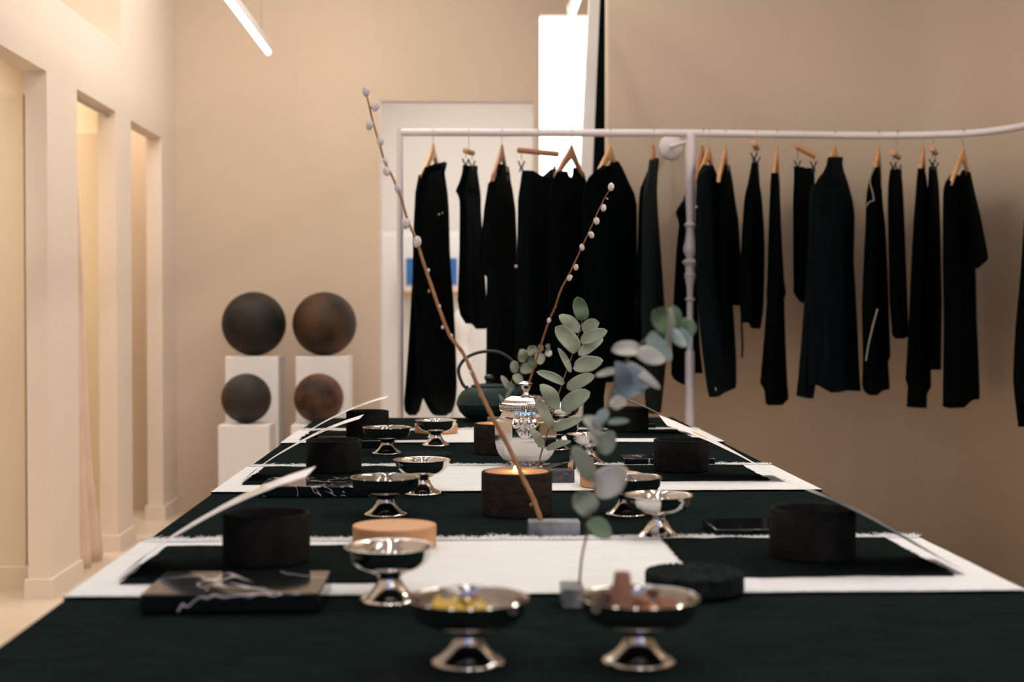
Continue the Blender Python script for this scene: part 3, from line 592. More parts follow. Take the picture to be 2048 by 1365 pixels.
def napkin(x0, x1, y0, y1, seed, label, sk=0):
    r = thing('napkin', ((x0 + x1) / 2, (y0 + y1) / 2, TZ), label, 'napkin', 'black napkins at the place settings'); q = seed
    def fn(u, v):
        x = x0 + (x1 - x0) * u + wav(v * .6, q, .012) + sk * v; y = y0 + (y1 - y0) * v + wav(u * .6, q + 3, .010)
        e = min(u, 1 - u, v, 1 - v) * 8; z = TZ + .0052 + .0016 * max(0, noise.noise(Vector((u * 3, v * 3, q)))) + (.004 * max(0, 1 - e) * max(0, noise.noise(Vector((u * 5, v * 5, q + 9)))))
        return (x, y, z)
    o = MB().grid(fn, 50, 36).build('cloth', nap_m, r, ang=60); s = o.modifiers.new('t', 'SOLIDIFY'); s.thickness = .0012; s.offset = 0
    qq = random.Random(seed); mb = MB()
    for i in range(500):
        k = qq.random(); side = qq.randrange(4); L = qq.uniform(.001, .004)
        u, v = [(k, 0), (k, 1), (0, k), (1, k)][side]; p = Vector(fn(u, v)); dd = [Vector((0, -1, 0)), Vector((0, 1, 0)), Vector((-1, 0, 0)), Vector((1, 0, 0))][side]
        t = Vector((dd.y, dd.x, 0)) * .0006; mb.add([p - t, p + t, p + dd * L + Vector((0, 0, .001))], [(0, 1, 2)])
    f = mb.build('fringe', nap_m, r, smooth=False); f['kind'] = 'stuff'
napkin(-.412, -.085, 1.712, 1.985, 21, 'black napkin at the front left setting, beside the marble slab')
napkin(.285, .607, 1.735, 2.03, 22, 'black napkin at the front right setting, behind the black round slab')
napkin(-.418, -.090, 2.70, 3.00, 23, 'black napkin at the middle left setting')
napkin(.270, .592, 2.735, 3.01, 24, 'black napkin at the middle right setting')
napkin(-.418, -.093, 3.645, 3.92, 25, 'black napkin at the farthest left setting')
napkin(.270, .592, 3.68, 3.93, 26, 'black napkin at the farthest right setting')
# ------------------------------------------------------------------ marble slabs
def slab(x0, x1, y0, y1, h, m, label, z0=TZ):
    r = thing('marble_slab', ((x0 + x1) / 2, (y0 + y1) / 2, z0 + .0005), label, 'marble slab', 'black marble slabs at the settings')
    MB().box(x0, x1, y0, y1, z0 + .0005, z0 + h).build('plate', m, r, bevel=.0018)
slab(-.352, -.157, 1.553, 1.690, .0205, marb_a, 'black marble slab with broad white veins at the front left', TZ + .003)
slab(-.365, -.168, 2.540, 2.685, .0195, marb_b, 'black marble slab with thin and broad white veins at the middle left', TZ + .001)
slab(-.365, -.168, 3.462, 3.60, .019, marb_c, 'plain black marble slab at the far left setting')
slab(.366, .560, 2.052, 2.165, .0145, marb_c, 'plain glossy black slab behind the front right mug')
slab(.344, .540, 3.03, 3.12, .0175, marb_b, 'small-veined black marble slab behind the middle right mug')
slab(.344, .540, 3.975, 4.09, .019, marb_c, 'black slab behind the farthest right mug')
# ------------------------------------------------------------------ mugs
def mug_prof(Ro, Hh, th, zi):
    return [(Ro - .004, 0), (Ro - .001, .001), (Ro, .004), (Ro, Hh - .003), (Ro - .001, Hh - .0008), (Ro - th / 2, Hh), (Ro - th + .001, Hh - .0008), (Ro - th, Hh - .003), (Ro - th, zi + .006), (Ro - th - .006, zi), (1e-4, zi)]
def mug(px, D, label, first=None, z=TZ + .0068):
    loc = (X(px, D), D, z)
    if first: return dup(first, loc, label)
    r = thing('stoneware_cup', (0, 0, 0), label, 'cup', 'dark stoneware cups at the settings')
    MB().lathe(mug_prof(.0565, .064, .006, .007), n=72).build('body', stone_d, r); r.location = loc; return r
m0 = mug(531.5, 1.857, 'dark stoneware cup at the front left, under the nearest curled card')
mug(1626.5, 1.87, 'dark stoneware cup at the front right', m0)
mug(667, 2.915, 'dark stoneware cup at the middle left, behind the curled card', m0)
mug(1363, 2.90, 'dark brownish stoneware cup at the middle right', m0)
mug(734.5, 3.78, 'dark stoneware cup at the farthest left setting', m0)
mug(1256, 3.88, 'dark stoneware cup at the farthest right, behind the eucalyptus', m0)
# candles
def candle(px, D, label, lit):
    r = thing('candle_bowl', (0, 0, 0), label, 'candle', 'brown stoneware candle bowls')
    MB().lathe(mug_prof(.058, .071, .0055, .05), n=72, fac=lambda a, z: 1 + .006 * noise.noise(Vector((math.cos(a) * 2, math.sin(a) * 2, z * 20)))).build('bowl', stone_b, r)
    MB().lathe([(.0518, .0515), (.0519, .0705)], n=64).build('glow_tinted_inside', glow, r)
    MB().lathe([(.0515, .0505), (.0505, .0530), (.03, .0525), (1e-4, .0522)], n=48).build('wax', wax, r)
    MB().tube([(0, .003, .050), (.0008, .003, .064)], .0011, 6).build('wick', iron_m, r)
    if lit: MB().lathe([(1e-4, 0), (.0042, .003), (.0060, .009), (.0048, .016), (.002, .022), (1e-4, .0255)], (0, .003, .0600), 20).build('flame', flame_m, r)
    r.location = (X(px, D), D, TZ + .0005 + (.0035 if 3.58 < D else 0))
    l = bpy.data.lights.new('candle_light', 'POINT'); l.energy = .22 if lit else .12; l.color = (1, .50, .18); l.shadow_soft_size = .006
    lo = bpy.data.objects.new('candle_light', l); COL.objects.link(lo); lo.location = (X(px, D), D - (.0 if lit else 0) , TZ + .0785)
candle(1033.5, 2.32, 'lit candle in a dark brown stoneware bowl in the middle of the table', True)
candle(997, 3.33, 'brown stoneware candle bowl half hidden behind the silver pot', False)
# ------------------------------------------------------------------ silver cups
def foot(mb_r, hs, Rf):
    return [(Rf, .0), (Rf + .001, .0015), (Rf, .0035), (Rf - .003, .005), (Rf - .006, .0065), (Rf - .013, .012), (Rf - .018, .019), (Rf - .0205, .026), (Rf - .0195, .0305), (Rf - .014, .0325), (Rf - .013, .0335), (Rf - .017, .035)]
def bowlA():  # wide shallow
    return [(.004, .034), (.022, .0342), (.038, .0365), (.0490, .0415), (.0535, .0485), (.0545, .0570), (.0555, .0605), (.0572, .0610), (.0575, .0618), (.0565, .0625), (.0545, .0615), (.0530, .0575), (.0520, .0495), (.0475, .0435), (.037, .0388), (.018, .0368), (1e-4, .0362)]
def bowlB():  # rounder, deeper
    return [(.004, .0335), (.014, .0338), (.028, .0358), (.0395, .0410), (.0460, .0485), (.0488, .0565), (.0497, .0600), (.0518, .0618), (.0522, .0628), (.0510, .0632), (.0492, .0622), (.0474, .0570), (.0445, .0495), (.0380, .0425), (.027, .0375), (.014, .0355), (1e-4, .0350)]
def cup(kind):
    r = thing('footed_silver_bowl', (0, 0, 0), 'x', 'footed bowl', 'footed silver bowls on the table')
    MB().lathe(bowlA() if kind == 'A' else bowlB(), n=80).build('bowl', silver if kind == 'A' else silver_b, r, ang=50)
    MB().lathe([(.030, .0005)] + foot(None, 0, .034), n=72).build('foot', silver if kind == 'A' else silver_b, r, ang=60)
    return r
cups = {}
def put(kind, px, D, label, lift=0.0):
    loc = (X(px, D), D, TZ + .0006 + lift)
    if kind not in cups:
        cups[kind] = cup(kind); cups[kind].location = loc; cups[kind]['label'] = label; return cups[kind]
    return dup(cups[kind], loc, label, rotz=px)
put('A', 936, 1.332, 'nearest silver footed bowl, left of the pair at the bottom edge, holding yellow petals')
put('A', 1279, 1.330, 'nearest silver footed bowl on the right, holding brown clay pieces')
put('B', 779, 1.625, 'silver footed bowl on the white runner edge in front of the light wooden disc')
put('A', 770.5, 2.317, 'wide dark silver footed bowl behind the light wooden disc')
put('B', 844, 2.585, 'rounded silver footed bowl in front of the left black disc')
put('A', 773.5, 3.327, 'wide silver footed bowl in front of the farthest left cup')
put('B', 871.5, 3.53, 'small-looking rounded silver footed bowl in front of the far wooden disc', .0)
put('A', 1255, 2.306, 'dark silver footed bowl partly behind the eucalyptus leaves')
put('B', 1317.5, 2.068, 'bright silver footed bowl on the right with tan reflections')
put('B', 1178, 3.07, 'silver footed bowl behind the tongs and eucalyptus leaves', .0036)
put('A', 1112, 3.42, 'wide silver footed bowl hidden behind the silver pot, right side')
put('B', 1124, 4.03, 'farthest silver footed bowl, right behind the pot lid')
# contents
bx = X(936, 1.332)
q = random.Random(3)
for i in range(9):
    a = q.uniform(0, 6.28); rr = q.uniform(.010, .030); c = Vector((bx + rr * math.cos(a) * 1.1, 1.332 + rr * math.sin(a), TZ + .0455 + q.uniform(0, .006) + rr * .12))
    mb = MB(); tl = q.uniform(0, 6.28)
    mb.grid(lambda u, v: c + Vector(((u - .5) * .020 * math.cos(tl) - (v - .5) * .013 * math.sin(tl), (u - .5) * .020 * math.sin(tl) + (v - .5) * .013 * math.cos(tl), .012 * ((u - .5) ** 2) * 2 + .008 * (v - .5))), 6, 6)
    o = mb.build('dried_petal', petal); so = o.modifiers.new('t', 'SOLIDIFY'); so.thickness = .0008
    tag(o, 'dried yellow petal in the nearest left silver bowl', 'petal', 'yellow petals in the nearest left silver bowl')
def chunk(c, r0, r1, h, m, label, tilt=(0, 0), n=9, seed=1, name='clay_piece'):
    mb = MB().lathe([(r0 * .9, 0), (r0, .001), ((r0 + r1) / 2, h * .5), (r1, h), (r1 * .4, h * 1.02)], n=n, fac=lambda a, z: 1 + .12 * noise.noise(Vector((math.cos(a) * 2, math.sin(a) * 2, z * 60 + seed))))
    E = Euler((tilt[0], tilt[1], seed)).to_matrix(); mb.v = [E @ v + Vector(c) for v in mb.v]
    o = mb.build(name, m, ang=25); tag(o, label, 'clay piece', 'brown pieces in the nearest right silver bowl'); return o
cz = TZ + .0375; f2 = 1.330; cx2 = X(1279, f2)
chunk((X(1243, f2), f2, cz + .004), .0125, .0075, .044, clay, 'tall tapering brown piece standing in the nearest right silver bowl', (0, .05), 14, 1)
chunk((X(1208, f2), f2 + .008, cz + .014), .011, .007, .014, clay_d, 'dark brown chip at the left side of the nearest right silver bowl', (.4, -.3), 6, 2)
chunk((X(1228, f2), f2 + .022, cz + .008), .010, .008, .013, clay_d, 'dark chip behind the tall brown piece', (.2, .3), 6, 6)
chunk((X(1300, f2), f2 - .010, cz + .006), .014, .008, .012, clay_o, 'orange-brown piece in the middle of the nearest right silver bowl', (.2, .2), 7, 3)
chunk((X(1336, f2), f2 + .005, cz + .010), .012, .009, .011, clay, 'tan piece at the right side of the nearest right silver bowl', (.3, -.4), 7, 4)
chunk((X(1288, f2), f2 + .022, cz + .010), .012, .008, .011, clay, 'tan piece at the back of the nearest right silver bowl', (-.2, .4), 7, 5)
# ------------------------------------------------------------------ discs
def disc(px, D, Hh, m, label, lift=.0005, name='wooden_disc', cat='disc', tex=0, group='wooden discs'):
    c = (X(px, D), D, TZ + lift)
    r = thing(name, c, label, cat, group)
    MB().lathe([(.0565, 0), (.058, .0015), (.058, Hh - .0015), (.0565, Hh), (.03, Hh), (1e-4, Hh)], c, 72).build('body', m, r)
    if tex:
        mb = MB(); q = random.Random(int(px))
        for rr in (.0545, .047, .039, .031, .023, .015, .006):
            k = max(3, int(rr * 2 * PI / .0075))
            for i in range(k):
                a = 2 * PI * i / k + q.random() * .2; mb.ball((c[0] + rr * math.cos(a), c[1] + rr * math.sin(a), c[2] + Hh), .0036, 8, 5, (1, 1, tex))
        mb.build('pebbled_top', m, r)
    else:
        mb = MB()
        for i in range(60):
            a = 2 * PI * i / 60; mb.ball((c[0] + .0555 * math.cos(a), c[1] + .0555 * math.sin(a), c[2] + Hh), .0026, 8, 5, (1, 1, .35))
        mb.build('scalloped_edge', m, r)
disc(788.5, 1.975, .031, wood, 'light wooden disc on the left, behind the silver bowl at the front runner', .004)
disc(1390, 1.655, .0205, blackdisc, 'black pebbled disc at the front right, on the runner edge', .005, 'cork_disc', tex=.6, group='black discs')
disc(851, 3.11, .0205, blackdisc, 'black pebbled disc behind the rounded silver bowl on the left', .001, 'cork_disc', tex=.6, group='black discs')
disc(872, 3.86, .024, wood, 'wooden disc behind the farthest left silver bowl', .0045)
disc(1222, 2.665, .023, wood, 'wooden disc behind the dark silver bowl and eucalyptus', .0045)
# ------------------------------------------------------------------ curled cards
def card(near0, tipn, D, width, prof, label, tw=0.0, sgn=1):
    P0 = Wz(near0[0], near0[1], TZ + .0045); P1 = W(tipn[0], tipn[1], P0.y); dz = P1.z - (TZ + .0045)
    r = thing('menu_card', tuple(P0), label, 'menu card', 'curled menu cards at the settings')
    def fn(u, v, lift=0):
        z = TZ + .0075 + dz * lerp(prof, u) + tw * u * v; x = P0.x + (P1.x - P0.x) * u
        return Vector((x, P0.y + width * v, z + lift))
    o = MB().grid(lambda u, v: fn(u, v), 40, 4).build('sheet', paper, r, ang=60); s = o.modifiers.new('t', 'SOLIDIFY'); s.thickness = .0006; s.offset = -1
    MB().grid(lambda u, v: fn(.62 + .13 * u, .34 + .24 * v, .0008), 8, 2).build('yellow_print', yellow, r)
    for k in range(3): MB().grid(lambda u, v: fn(.76 + .035 * k + .004 * u, .25 + .45 * v, .0006), 1, 6).build('text_line', ink, r)
    MB().grid(lambda u, v: fn(.30 + .32 * u, .44 + .08 * v, .0008), 12, 1).build('text_line', ink, r)
pr = [(0, 0), (.1, .16), (.2, .29), (.3, .41), (.45, .57), (.56, .68), (.7, .80), (.85, .91), (1, 1)]
card((237, 1160), (611, 959), 0, .118, pr, 'white curled menu card at the front left with a yellow mark')
card((484, 965), (719, 841), 0, .118, pr, 'white curled menu card at the middle left')
card((597, 880), (772, 799), 0, .118, pr, 'white curled menu card at the farthest left')
pr2 = [(0, 0), (.15, .16), (.4, .45), (.64, .70), (.85, .89), (1, 1)]
card((1573, 964), (1334, 855), 0, .118, pr2, 'white curled menu card at the middle right with an ochre mark', .012)
card((1932, 1149), (1612, 984), 0, .118, pr2, 'greyish curled menu card at the front right, seen edge-on', -.003)
card((1392, 870), (1240, 796), 0, .118, pr2, 'dark thin curled menu card at the farthest right', -.006)
# ------------------------------------------------------------------ stone blocks
def block(x0, x1, y0, y1, h, m, label, lift=.0006, rz=0):
    c = ((x0 + x1) / 2, (y0 + y1) / 2, TZ + lift); r = thing('stone_block', c, label, 'stone block', 'small stone blocks holding stems')
    mb = MB(); nx, ny, nz = 8, 5, 4
    mb.box(x0, x1, y0, y1, TZ + lift, TZ + lift + h); o = mb.build('block', m, r, bevel=.0018)
    if rz: r.rotation_euler = (0, 0, rz)
block(X(1057, 2.07), X(1161, 2.07), 2.072, 2.105, .0235, grey_marble, 'grey marble block in front of the candle, holding the tall willow twig')
block(X(1072, 2.72), X(1149, 2.72), 2.715, 2.765, .0245, rough_stone, 'rough dark grey block beneath the silver tongs', .004)
block(X(1125, 1.57), X(1171, 1.57), 1.570, 1.62, .0225, green_marble, 'small green-grey marble block left of the nearest right bowl')
block(X(1000, 3.62), X(1080, 3.62), 3.66, 3.70, .0225, grey_marble, 'grey block behind the silver pot holding the second willow twig', .004)
block(X(975, 4.15), X(1040, 4.15), 4.15, 4.19, .0225, grey_marble, 'grey block near the far end of the table holding the small eucalyptus')
# ------------------------------------------------------------------ willow twigs
def twig(pts, D0, D1, r0, r1, kins, buds, label):
    n = len(pts); P = [W(x, y, D0 + (D1 - D0) * i / (n - 1)) for i, (x, y) in enumerate(pts)]
    r = thing('willow_branch', tuple(P[0]), label, 'willow branch', 'pussy willow branches')
    sp = spline(P, 8); L = len(sp)
    MB().tube(sp, [(r0 + (r1 - r0) * (i / (L - 1)) ** .8) * (1 + .08 * math.sin(i * 1.9)) for i in range(L)], 8).build('stem', stem_m, r)
    def near(x, y):
        best = None
        for s_ in sp:
            d = (W(x, y, s_.y) - s_).length
            if best is None or d < best[0]: best = (d, s_)
        return best[1]
    for i, (x, y, s) in enumerate(kins):
        b = near(x, y); c = W(x, y, b.y - .002); mb = MB(); s = s * (1.22 if s > .003 else 1)
        mb.ball((0, 0, 0), s, 16, 12, (.85, .85, 1.15))
        mb.v = [v * (1 + .10 * noise.noise(v * 500)) for v in mb.v]
        if i % 3 == 1:
            t = MB().ball((s * .55, 0, s * .5), s * .62, 12, 8); mb.add(t.v, t.f)
        E = Euler((.2, (c.x - b.x) * 30, i)).to_matrix(); mb.v = [E @ v + c for v in mb.v]
        k = mb.build('catkin', catkin, r)
        MB().tube([b, b.lerp(c, .6), c], [.0016, .002, .0012], 6).build('bud_scale', stem_m, k)
    for (x, y) in buds:
        b = near(x, y); MB().ball(W(x, y, b.y - .001), .0022, 8, 6, (1, 1, 1.4)).build('bud', catkin if (x % 2) else stem_m, r)
twig([(1085, 1052), (1067, 1000), (1045, 955), (1020, 900), (985, 835), (963, 790), (944, 745), (925, 705), (900, 672), (881, 625), (862, 570), (845, 520), (832, 478), (815, 440), (800, 390), (783, 350), (770, 325), (758, 285), (745, 240), (737, 205), (731, 186)], 2.088, 2.25, .0040, .0014,
     [(732, 183, .0056), (751, 214, .0055), (739, 251, .0055), (761, 282, .0054), (771, 323, .0040), (773, 343, .0054), (796, 377, .0054), (811, 448, .0060), (834, 484, .0064)],
     [(857, 541), (858, 583), (879, 613), (885, 655), (903, 672), (941, 745), (960, 790), (1025, 930), (1062, 1010)], 'tall curving pussy willow twig rising from the grey block in front of the candle')
twig([(1036, 868), (1046, 822), (1056, 775), (1068, 735), (1082, 690), (1097, 645), (1110, 615), (1122, 580), (1138, 550), (1152, 520), (1165, 492), (1180, 460), (1192, 432), (1205, 405), (1213, 390), (1221, 378)], 3.68, 3.30, .0036, .0012,
     [(1222, 374, .0070), (1215, 398, .0018), (1207, 416, .0066), (1193, 442, .0068), (1183, 470, .0062), (1164, 495, .0060), (1152, 535, .0056), (1139, 556, .0058), (1098, 641, .0050)],
     [(1122, 582), (1112, 614), (1078, 706)], 'thinner pussy willow twig leaning right from behind the silver pot')
# ------------------------------------------------------------------ eucalyptus
def leaf(base, tip, wpx, nrm, curl, m, parent, cup_=.0, shape=.55, wave=0.0, name='leaf'):
    ax = tip - base; L = ax.length; t = ax.normalized(); n = (nrm - t * nrm.dot(t)).normalized(); s = t.cross(n)
    vs = []; NU, NV = 8, 14
    def fn(u, v):
        uu = 2 * u - 1; wid = wpx * (math.sin(PI * min(1, v ** .88)) ** .47) * .5
        if v > .999 or v < .001: wid = .0006
        bend = curl * L * (v - v * v) * 1.6
        return base + t * (L * v) + s * (uu * wid) + n * (bend + cup_ * wid * uu * uu + wave * wpx * math.sin(v * 7 + uu))
    o = MB().grid(fn, NU, NV).build(name, m, parent, ang=80); so = o.modifiers.new('t', 'SOLIDIFY'); so.thickness = .0005; return o
def euc(pts, D0, D1, r0, r1, leaves, label, seed=1):
    n = len(pts); P = [W(x, y, D0 + (D1 - D0) * i / (n - 1)) for i, (x, y) in enumerate(pts)]
    r = thing('eucalyptus_branch', tuple(P[0]), label, 'eucalyptus branch', 'eucalyptus branches')
    sp = spline(P, 8); L = len(sp)
    MB().tube(sp, [r0 + (r1 - r0) * i / (L - 1) for i in range(L)], 8).build('stem', stem_g, r)
    q = random.Random(seed)
    for (bx_, by, tx, ty, w_, m, dd, nx, curl) in leaves:
        b = min(sp, key=lambda s_: (W(bx_, by, s_.y) - s_).length); B = W(bx_, by, b.y); T = W(tx, ty, b.y + dd)
        leaf(B, T, w_ * b.y / F, Vector((nx, -1, .35)), curl, m, r, cup_=q.uniform(-.15, .35), wave=q.uniform(-.09, .11))
    return r
A, B_, C_, Dl, E_ = leaf_a, leaf_b, leaf_c, leaf_d, leaf_e
euc([(1074, 946), (1083, 905), (1096, 862), (1110, 812), (1122, 775), (1132, 745), (1143, 715), (1152, 685), (1160, 660), (1166, 634)], 2.742, 2.85, .0017, .0008, [
    (1166, 642, 1154, 594, 31, C_, -.01, 0, .05), (1162, 662, 1118, 631, 30, A, -.01, .2, .06), (1155, 704, 1111, 654, 40, A, -.02, .3, .08),
    (1164, 661, 1198, 645, 30, A, -.02, -.2, .05), (1160, 684, 1215, 662, 28, A, -.02, -.2, .1), (1157, 711, 1206, 675, 26, A, .02, -.3, .1),
    (1142, 746, 1116, 696, 18, A, .01, .7, .12), (1146, 736, 1207, 722, 33, A, -.02, 0, .04), (1129, 768, 1073, 744, 20, A, -.02, .2, .22),
    (1133, 777, 1189, 751, 28, A, -.02, -.2, .10), (1120, 817, 1080, 770, 34, A, -.02, .3, .16), (1123, 819, 1180, 784, 38, A, -.02, -.3, .2),
    (1103, 858, 1073, 798, 26, A, -.02, .5, .12), (1105, 860, 1164, 838, 22, A, -.02, -.3, .18), (1090, 897, 1058, 856, 20, A, -.02, .5, .14), (1092, 899, 1142, 883, 15, A, -.03, -.2, .25)],
    'sharp grey-green eucalyptus sprig beside the silver pot', 2)
euc([(1159, 1168), (1163, 1120), (1172, 1075), (1180, 1040), (1186, 1000), (1190, 960), (1194, 915), (1202, 870), (1214, 820), (1225, 780), (1245, 735), (1270, 700), (1300, 672), (1330, 655), (1355, 650)], 1.595, 1.66, .0014, .0008, [
    (1178, 1040, 1220, 1078, 40, C_, -.02, .2, .1), (1186, 1026, 1150, 988, 52, leaf_a, -.01, .1, .05), (1190, 985, 1256, 940, 62, Dl, -.02, -.1, .06),
    (1189, 960, 1145, 895, 44, A, -.02, .4, .1), (1200, 905, 1228, 865, 42, A, -.01, -.2, .05), (1204, 865, 1165, 838, 34, Dl, -.02, .5, .1),
    (1200, 880, 1175, 870, 30, Dl, -.02, .3, .1), (1214, 845, 1258, 842, 14, leaf_b, -.01, -.2, .1), (1216, 820, 1190, 850, 24, E_, -.02, .3, .1),
    (1222, 800, 1250, 812, 30, Dl, -.02, -.3, .1), (1224, 792, 1290, 782, 24, E_, -.01, .6, .3), (1235, 740, 1192, 752, 14, Dl, -.03, .3, .08),
    (1252, 790, 1232, 726, 46, E_, -.03, .2, .1), (1240, 735, 1300, 775, 44, E_, -.02, -.5, .12), (1255, 725, 1320, 778, 20, Dl, -.03, -.5, .05),
    (1278, 700, 1223, 700, 32, Dl, -.03, .2, .15), (1270, 700, 1330, 725, 34, Dl, -.02, -.3, .1), (1300, 672, 1342, 722, 32, B_, -.02, -.4, .1),
    (1315, 665, 1298, 700, 30, B_, -.01, .3, .1), (1342, 668, 1308, 620, 50, C_, -.02, .1, .05), (1345, 655, 1347, 612, 34, C_, .0, -.1, .05),
    (1335, 690, 1340, 616, 22, Dl, -.05, .3, .1), (1350, 665, 1392, 650, 46, C_, -.01, -.3, .06), (1352, 660, 1378, 694, 32, E_, -.02, -.4, .05), (1335, 655, 1370, 695, 24, B_, -.04, -.2, .1)],
    'blurred blue-green eucalyptus branch nearest the viewer, rising from the small marble block', 5)
euc([(1008, 848), (1010, 810), (1014, 785), (1022, 765), (1032, 745), (1048, 725), (1065, 712), (1085, 702), (1098, 700)], 4.17, 4.1, .0020, .0012, [
    (1018, 778, 1002, 752, 14, Dl, -.02, .3, .1), (1016, 784, 1024, 765, 20, A, -.02, .1, .05), (1012, 800, 1022, 776, 10, Dl, -.02, .6, .1), (1010, 815, 998, 790, 10, A, -.02, .4, .1),
    (1030, 748, 1042, 770, 20, A, -.02, .2, .1), (1036, 742, 1022, 726, 24, A, -.02, .2, .1), (1040, 738, 1068, 738, 24, A, -.02, -.2, .1),
    (1050, 722, 1040, 700, 26, A, -.02, .1, .08), (1058, 716, 1072, 735, 18, C_, -.02, -.2, .1), (1068, 712, 1060, 692, 24, A, -.02, .1, .1), (1080, 705, 1078, 730, 22, A, -.02, .3, .1),
    (1084, 703, 1078, 690, 16, A, -.03, .2, .1), (1092, 702, 1102, 712, 15, Dl, -.02, -.3, .1), (1094, 700, 1100, 690, 14, A, -.02, -.3, .1)],
    'small leafy eucalyptus sprig in front of the iron kettle', 9)
# ------------------------------------------------------------------ silver sugar pot
SD = 3.045; sx = X(1052, SD); k_ = SD / F
def oct_(a, z=0):
    b = (a + PI / 8) % (PI / 4) - PI / 8; return math.cos(PI / 8) / math.cos(b) * 1.03 if True else 1
sp_ = thing('silver_sugar_pot', (0, 0, 0), 'polished faceted silver pot with lid and finial in the middle of the table', 'lidded pot')
Rb = 65 * k_; fac = lambda a, z: math.cos(PI / 8) / math.cos(((a + PI / 8) % (PI / 4)) - PI / 8) * 1.04
body = [(.036, 0), (.038, .002), (.034, .004), (.038, .006), (.050, .013), (.0592, .024), (.0638, .034), (.0664, .044), (.0674, .0500), (.0677, .0530), (.0681, .073), (.0686, .094), (.0672, .0965), (.061, .1015), (.057, .1045), (.0555, .108), (.0535, .112), (.053, .116)]
MB().lathe(body, n=128, fac=lambda a, z: fac(a, z) if z > .0055 else 1).build('body', silver_b, sp_, ang=12)
T = .0055
col_ = MB().lathe([(.054, .1105 + T), (.0575, .112 + T), (.0575, .1135 + T), (.055, .115 + T), (.055, .1235 + T), (.0575, .1245 + T), (.058, .126 + T), (.054, .1275 + T)], n=96); col_.build('rim', silver_b, sp_)
be = MB()
for i in range(76):
    a = 2 * PI * i / 76; be.ball((.0562 * math.cos(a), .0562 * math.sin(a), .1192 + T), .0021, 8, 6, (.8, .8, 2.0))
be.build('beaded_band', silver_b, sp_)
ld = MB().lathe([(r_, z_ + T) for r_, z_ in [(.055, .126), (.054, .1275), (.052, .1285), (.0505, .130), (.047, .1345), (.041, .139), (.032, .1425), (.020, .1445), (.008, .1455), (1e-4, .1456)]], n=128, fac=lambda a, z: fac(a, z) if z > .1272 + T else 1).build('lid', silver_b, sp_, ang=12)
MB().lathe([(r_, z_ + T) for r_, z_ in [(.008, .1445), (.0065, .147), (.005, .150), (.0065, .153), (.0095, .157), (.0105, .163), (.0105, .1655), (.0145, .167), (.0150, .1685), (.012, .171), (.005, .1738), (1e-4, .174)]], n=64, fac=lambda a, z: 1 if z < .155 else fac(a, z)).build('finial', silver_b, ld, ang=20)
for sgn in (-1, 1):
    fl = MB(); zc = .086; g_ = -.0035
    fl.ball((0, -.0685, zc - .006), .017, 24, 16, (1, .18, 1.1))
    for i in range(9):
        a = math.radians(-72 + 18 * i); L = .026
        pts = [(0, -.0700, zc + .008), (math.sin(a) * L * .5, -.0735, zc + .006 - math.cos(a) * L * .5), (math.sin(a) * L * .85, -.0705, zc + .006 - math.cos(a) * L)]
        fl.tube(pts, [.0010, .0024, .0020], 8)
    fl.tube(spline([(-.024, -.060, .101), (-.026, -.0690, .092), (-.021, -.0735, .086), (-.013, -.0755, .093), (-.011, -.074, .102), (0, -.073, .105), (.011, -.074, .102), (.013, -.0755, .093), (.021, -.0735, .086), (.026, -.0690, .092), (.024, -.060, .101)], 5), .0028, 8)
    fl.tube([(-.014, -.056, .114), (-.012, -.067, .110), (0, -.071, .109), (.012, -.067, .110), (.014, -.056, .114)], [.002, .003, .004, .003, .002], 8)
    fl.ball((0, -.0745, .098), .005, 12, 8, (1.3, .7, 1))
    if sgn > 0: fl.v = [Vector((-v.x, -v.y, v.z)) for v in fl.v]
    fl.build('shell_handle', silver_b, sp_)
sp_.location = (sx, SD, TZ + .004); sp_.rotation_euler = (0, 0, math.radians(-4))
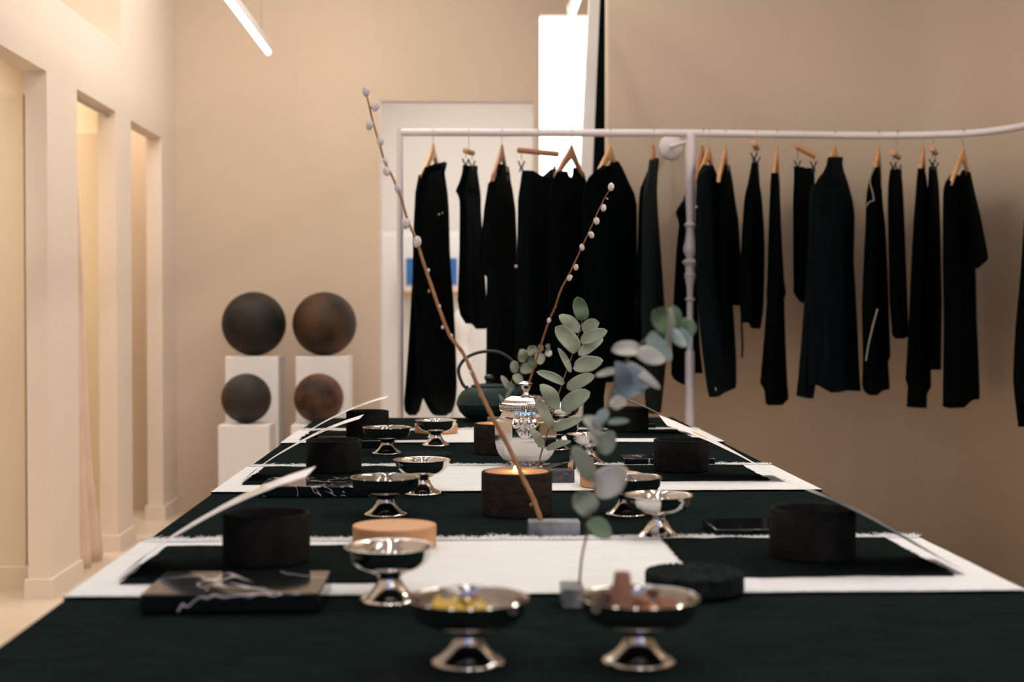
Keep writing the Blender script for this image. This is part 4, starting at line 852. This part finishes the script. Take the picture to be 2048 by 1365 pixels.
# tongs
tp_ = [(1028, 944, .0016, 2.745), (1060, 942, .0020, 2.742), (1090, 940, .0030, 2.738), (1115, 937, .0050, 2.735), (1135, 934, .0082, 2.733), (1146, 931, .0100, 2.737), (1151, 927, .0105, 2.748), (1149, 922, .0100, 2.760),
      (1140, 921, .0085, 2.768), (1120, 926, .0050, 2.775), (1092, 933, .0030, 2.785), (1060, 939, .0020, 2.795), (1030, 943, .0016, 2.80)]
cs = spline([W(x, y, d) for x, y, w_, d in tp_], 6); ws = [v.x for v in spline([(w_, 0, 0) for x, y, w_, d in tp_], 6)]
vs = []; n = len(cs)
for i, p in enumerate(cs):
    t = (cs[min(i + 1, n - 1)] - cs[max(i - 1, 0)]); t.z = 0; t.normalize(); nn = Vector((-t.y, t.x, 0)) * .0005
    for (a_, b_) in ((-1, -1), (1, -1), (1, 1), (-1, 1)): vs.append(p + nn * a_ + Vector((0, 0, ws[i] * b_)))
fs = [(i * 4 + k, i * 4 + (k + 1) % 4, (i + 1) * 4 + (k + 1) % 4, (i + 1) * 4 + k) for i in range(n - 1) for k in range(4)] + [(3, 2, 1, 0), tuple((n - 1) * 4 + k for k in range(4))]
tag(MB().add(vs, fs).build('silver_tongs', silver_b, ang=40), 'silver sugar tongs resting on the rough dark block', 'tongs')
# ------------------------------------------------------------------ kettle
KD = 4.335; kx = X(978, KD); ks = KD / F
kt = thing('iron_kettle', (kx, KD, TZ + .0006), 'dark green cast iron kettle with arched handle at the far end of the table', 'kettle')
kp = [(.050, 0), (.052, .003), (.075, .012), (.090, .028), (.0985, .048), (.099, .0505), (.101, .052), (.099, .056), (.095, .072), (.085, .088), (.070, .098), (.055, .103), (.052, .104)]
MB().lathe(kp, (kx, KD, TZ + .0006), 72).build('body', kettle_m, kt)
lid = MB().lathe([(.054, .104), (.055, .108), (.050, .1105), (.030, .113), (.010, .115), (1e-4, .1155)], (kx, KD, TZ), 48).build('lid', kettle_m, kt)
MB().lathe([(.006, .114), (.006, .120), (.012, .124), (.0155, .131), (.013, .138), (.006, .142), (1e-4, .143)], (kx, KD, TZ), 24).build('knob', iron_m, lid)
hp = [W(933, 776, KD), W(926, 770, KD), W(918, 750, KD), W(919, 733, KD), W(933, 716, KD), W(955, 706, KD), W(978, 703, KD), W(1000, 706, KD), W(1020, 718, KD), W(1033, 735, KD), W(1036, 752, KD), W(1030, 772, KD)]
MB().tube(spline(hp, 6), .0052, 10).build('handle', iron_m, kt)
for px in (933, 1030): MB().box(X(px, KD) - .006, X(px, KD) + .006, KD - .008, KD + .008, Z(783, KD), Z(772, KD)).build('handle_lug', kettle_m, kt, bevel=.002)
MB().tube([W(1030, 790, KD), W(1050, 778, KD), W(1062, 765, KD)], [.020, .014, .010], 16).build('spout', kettle_m, kt)
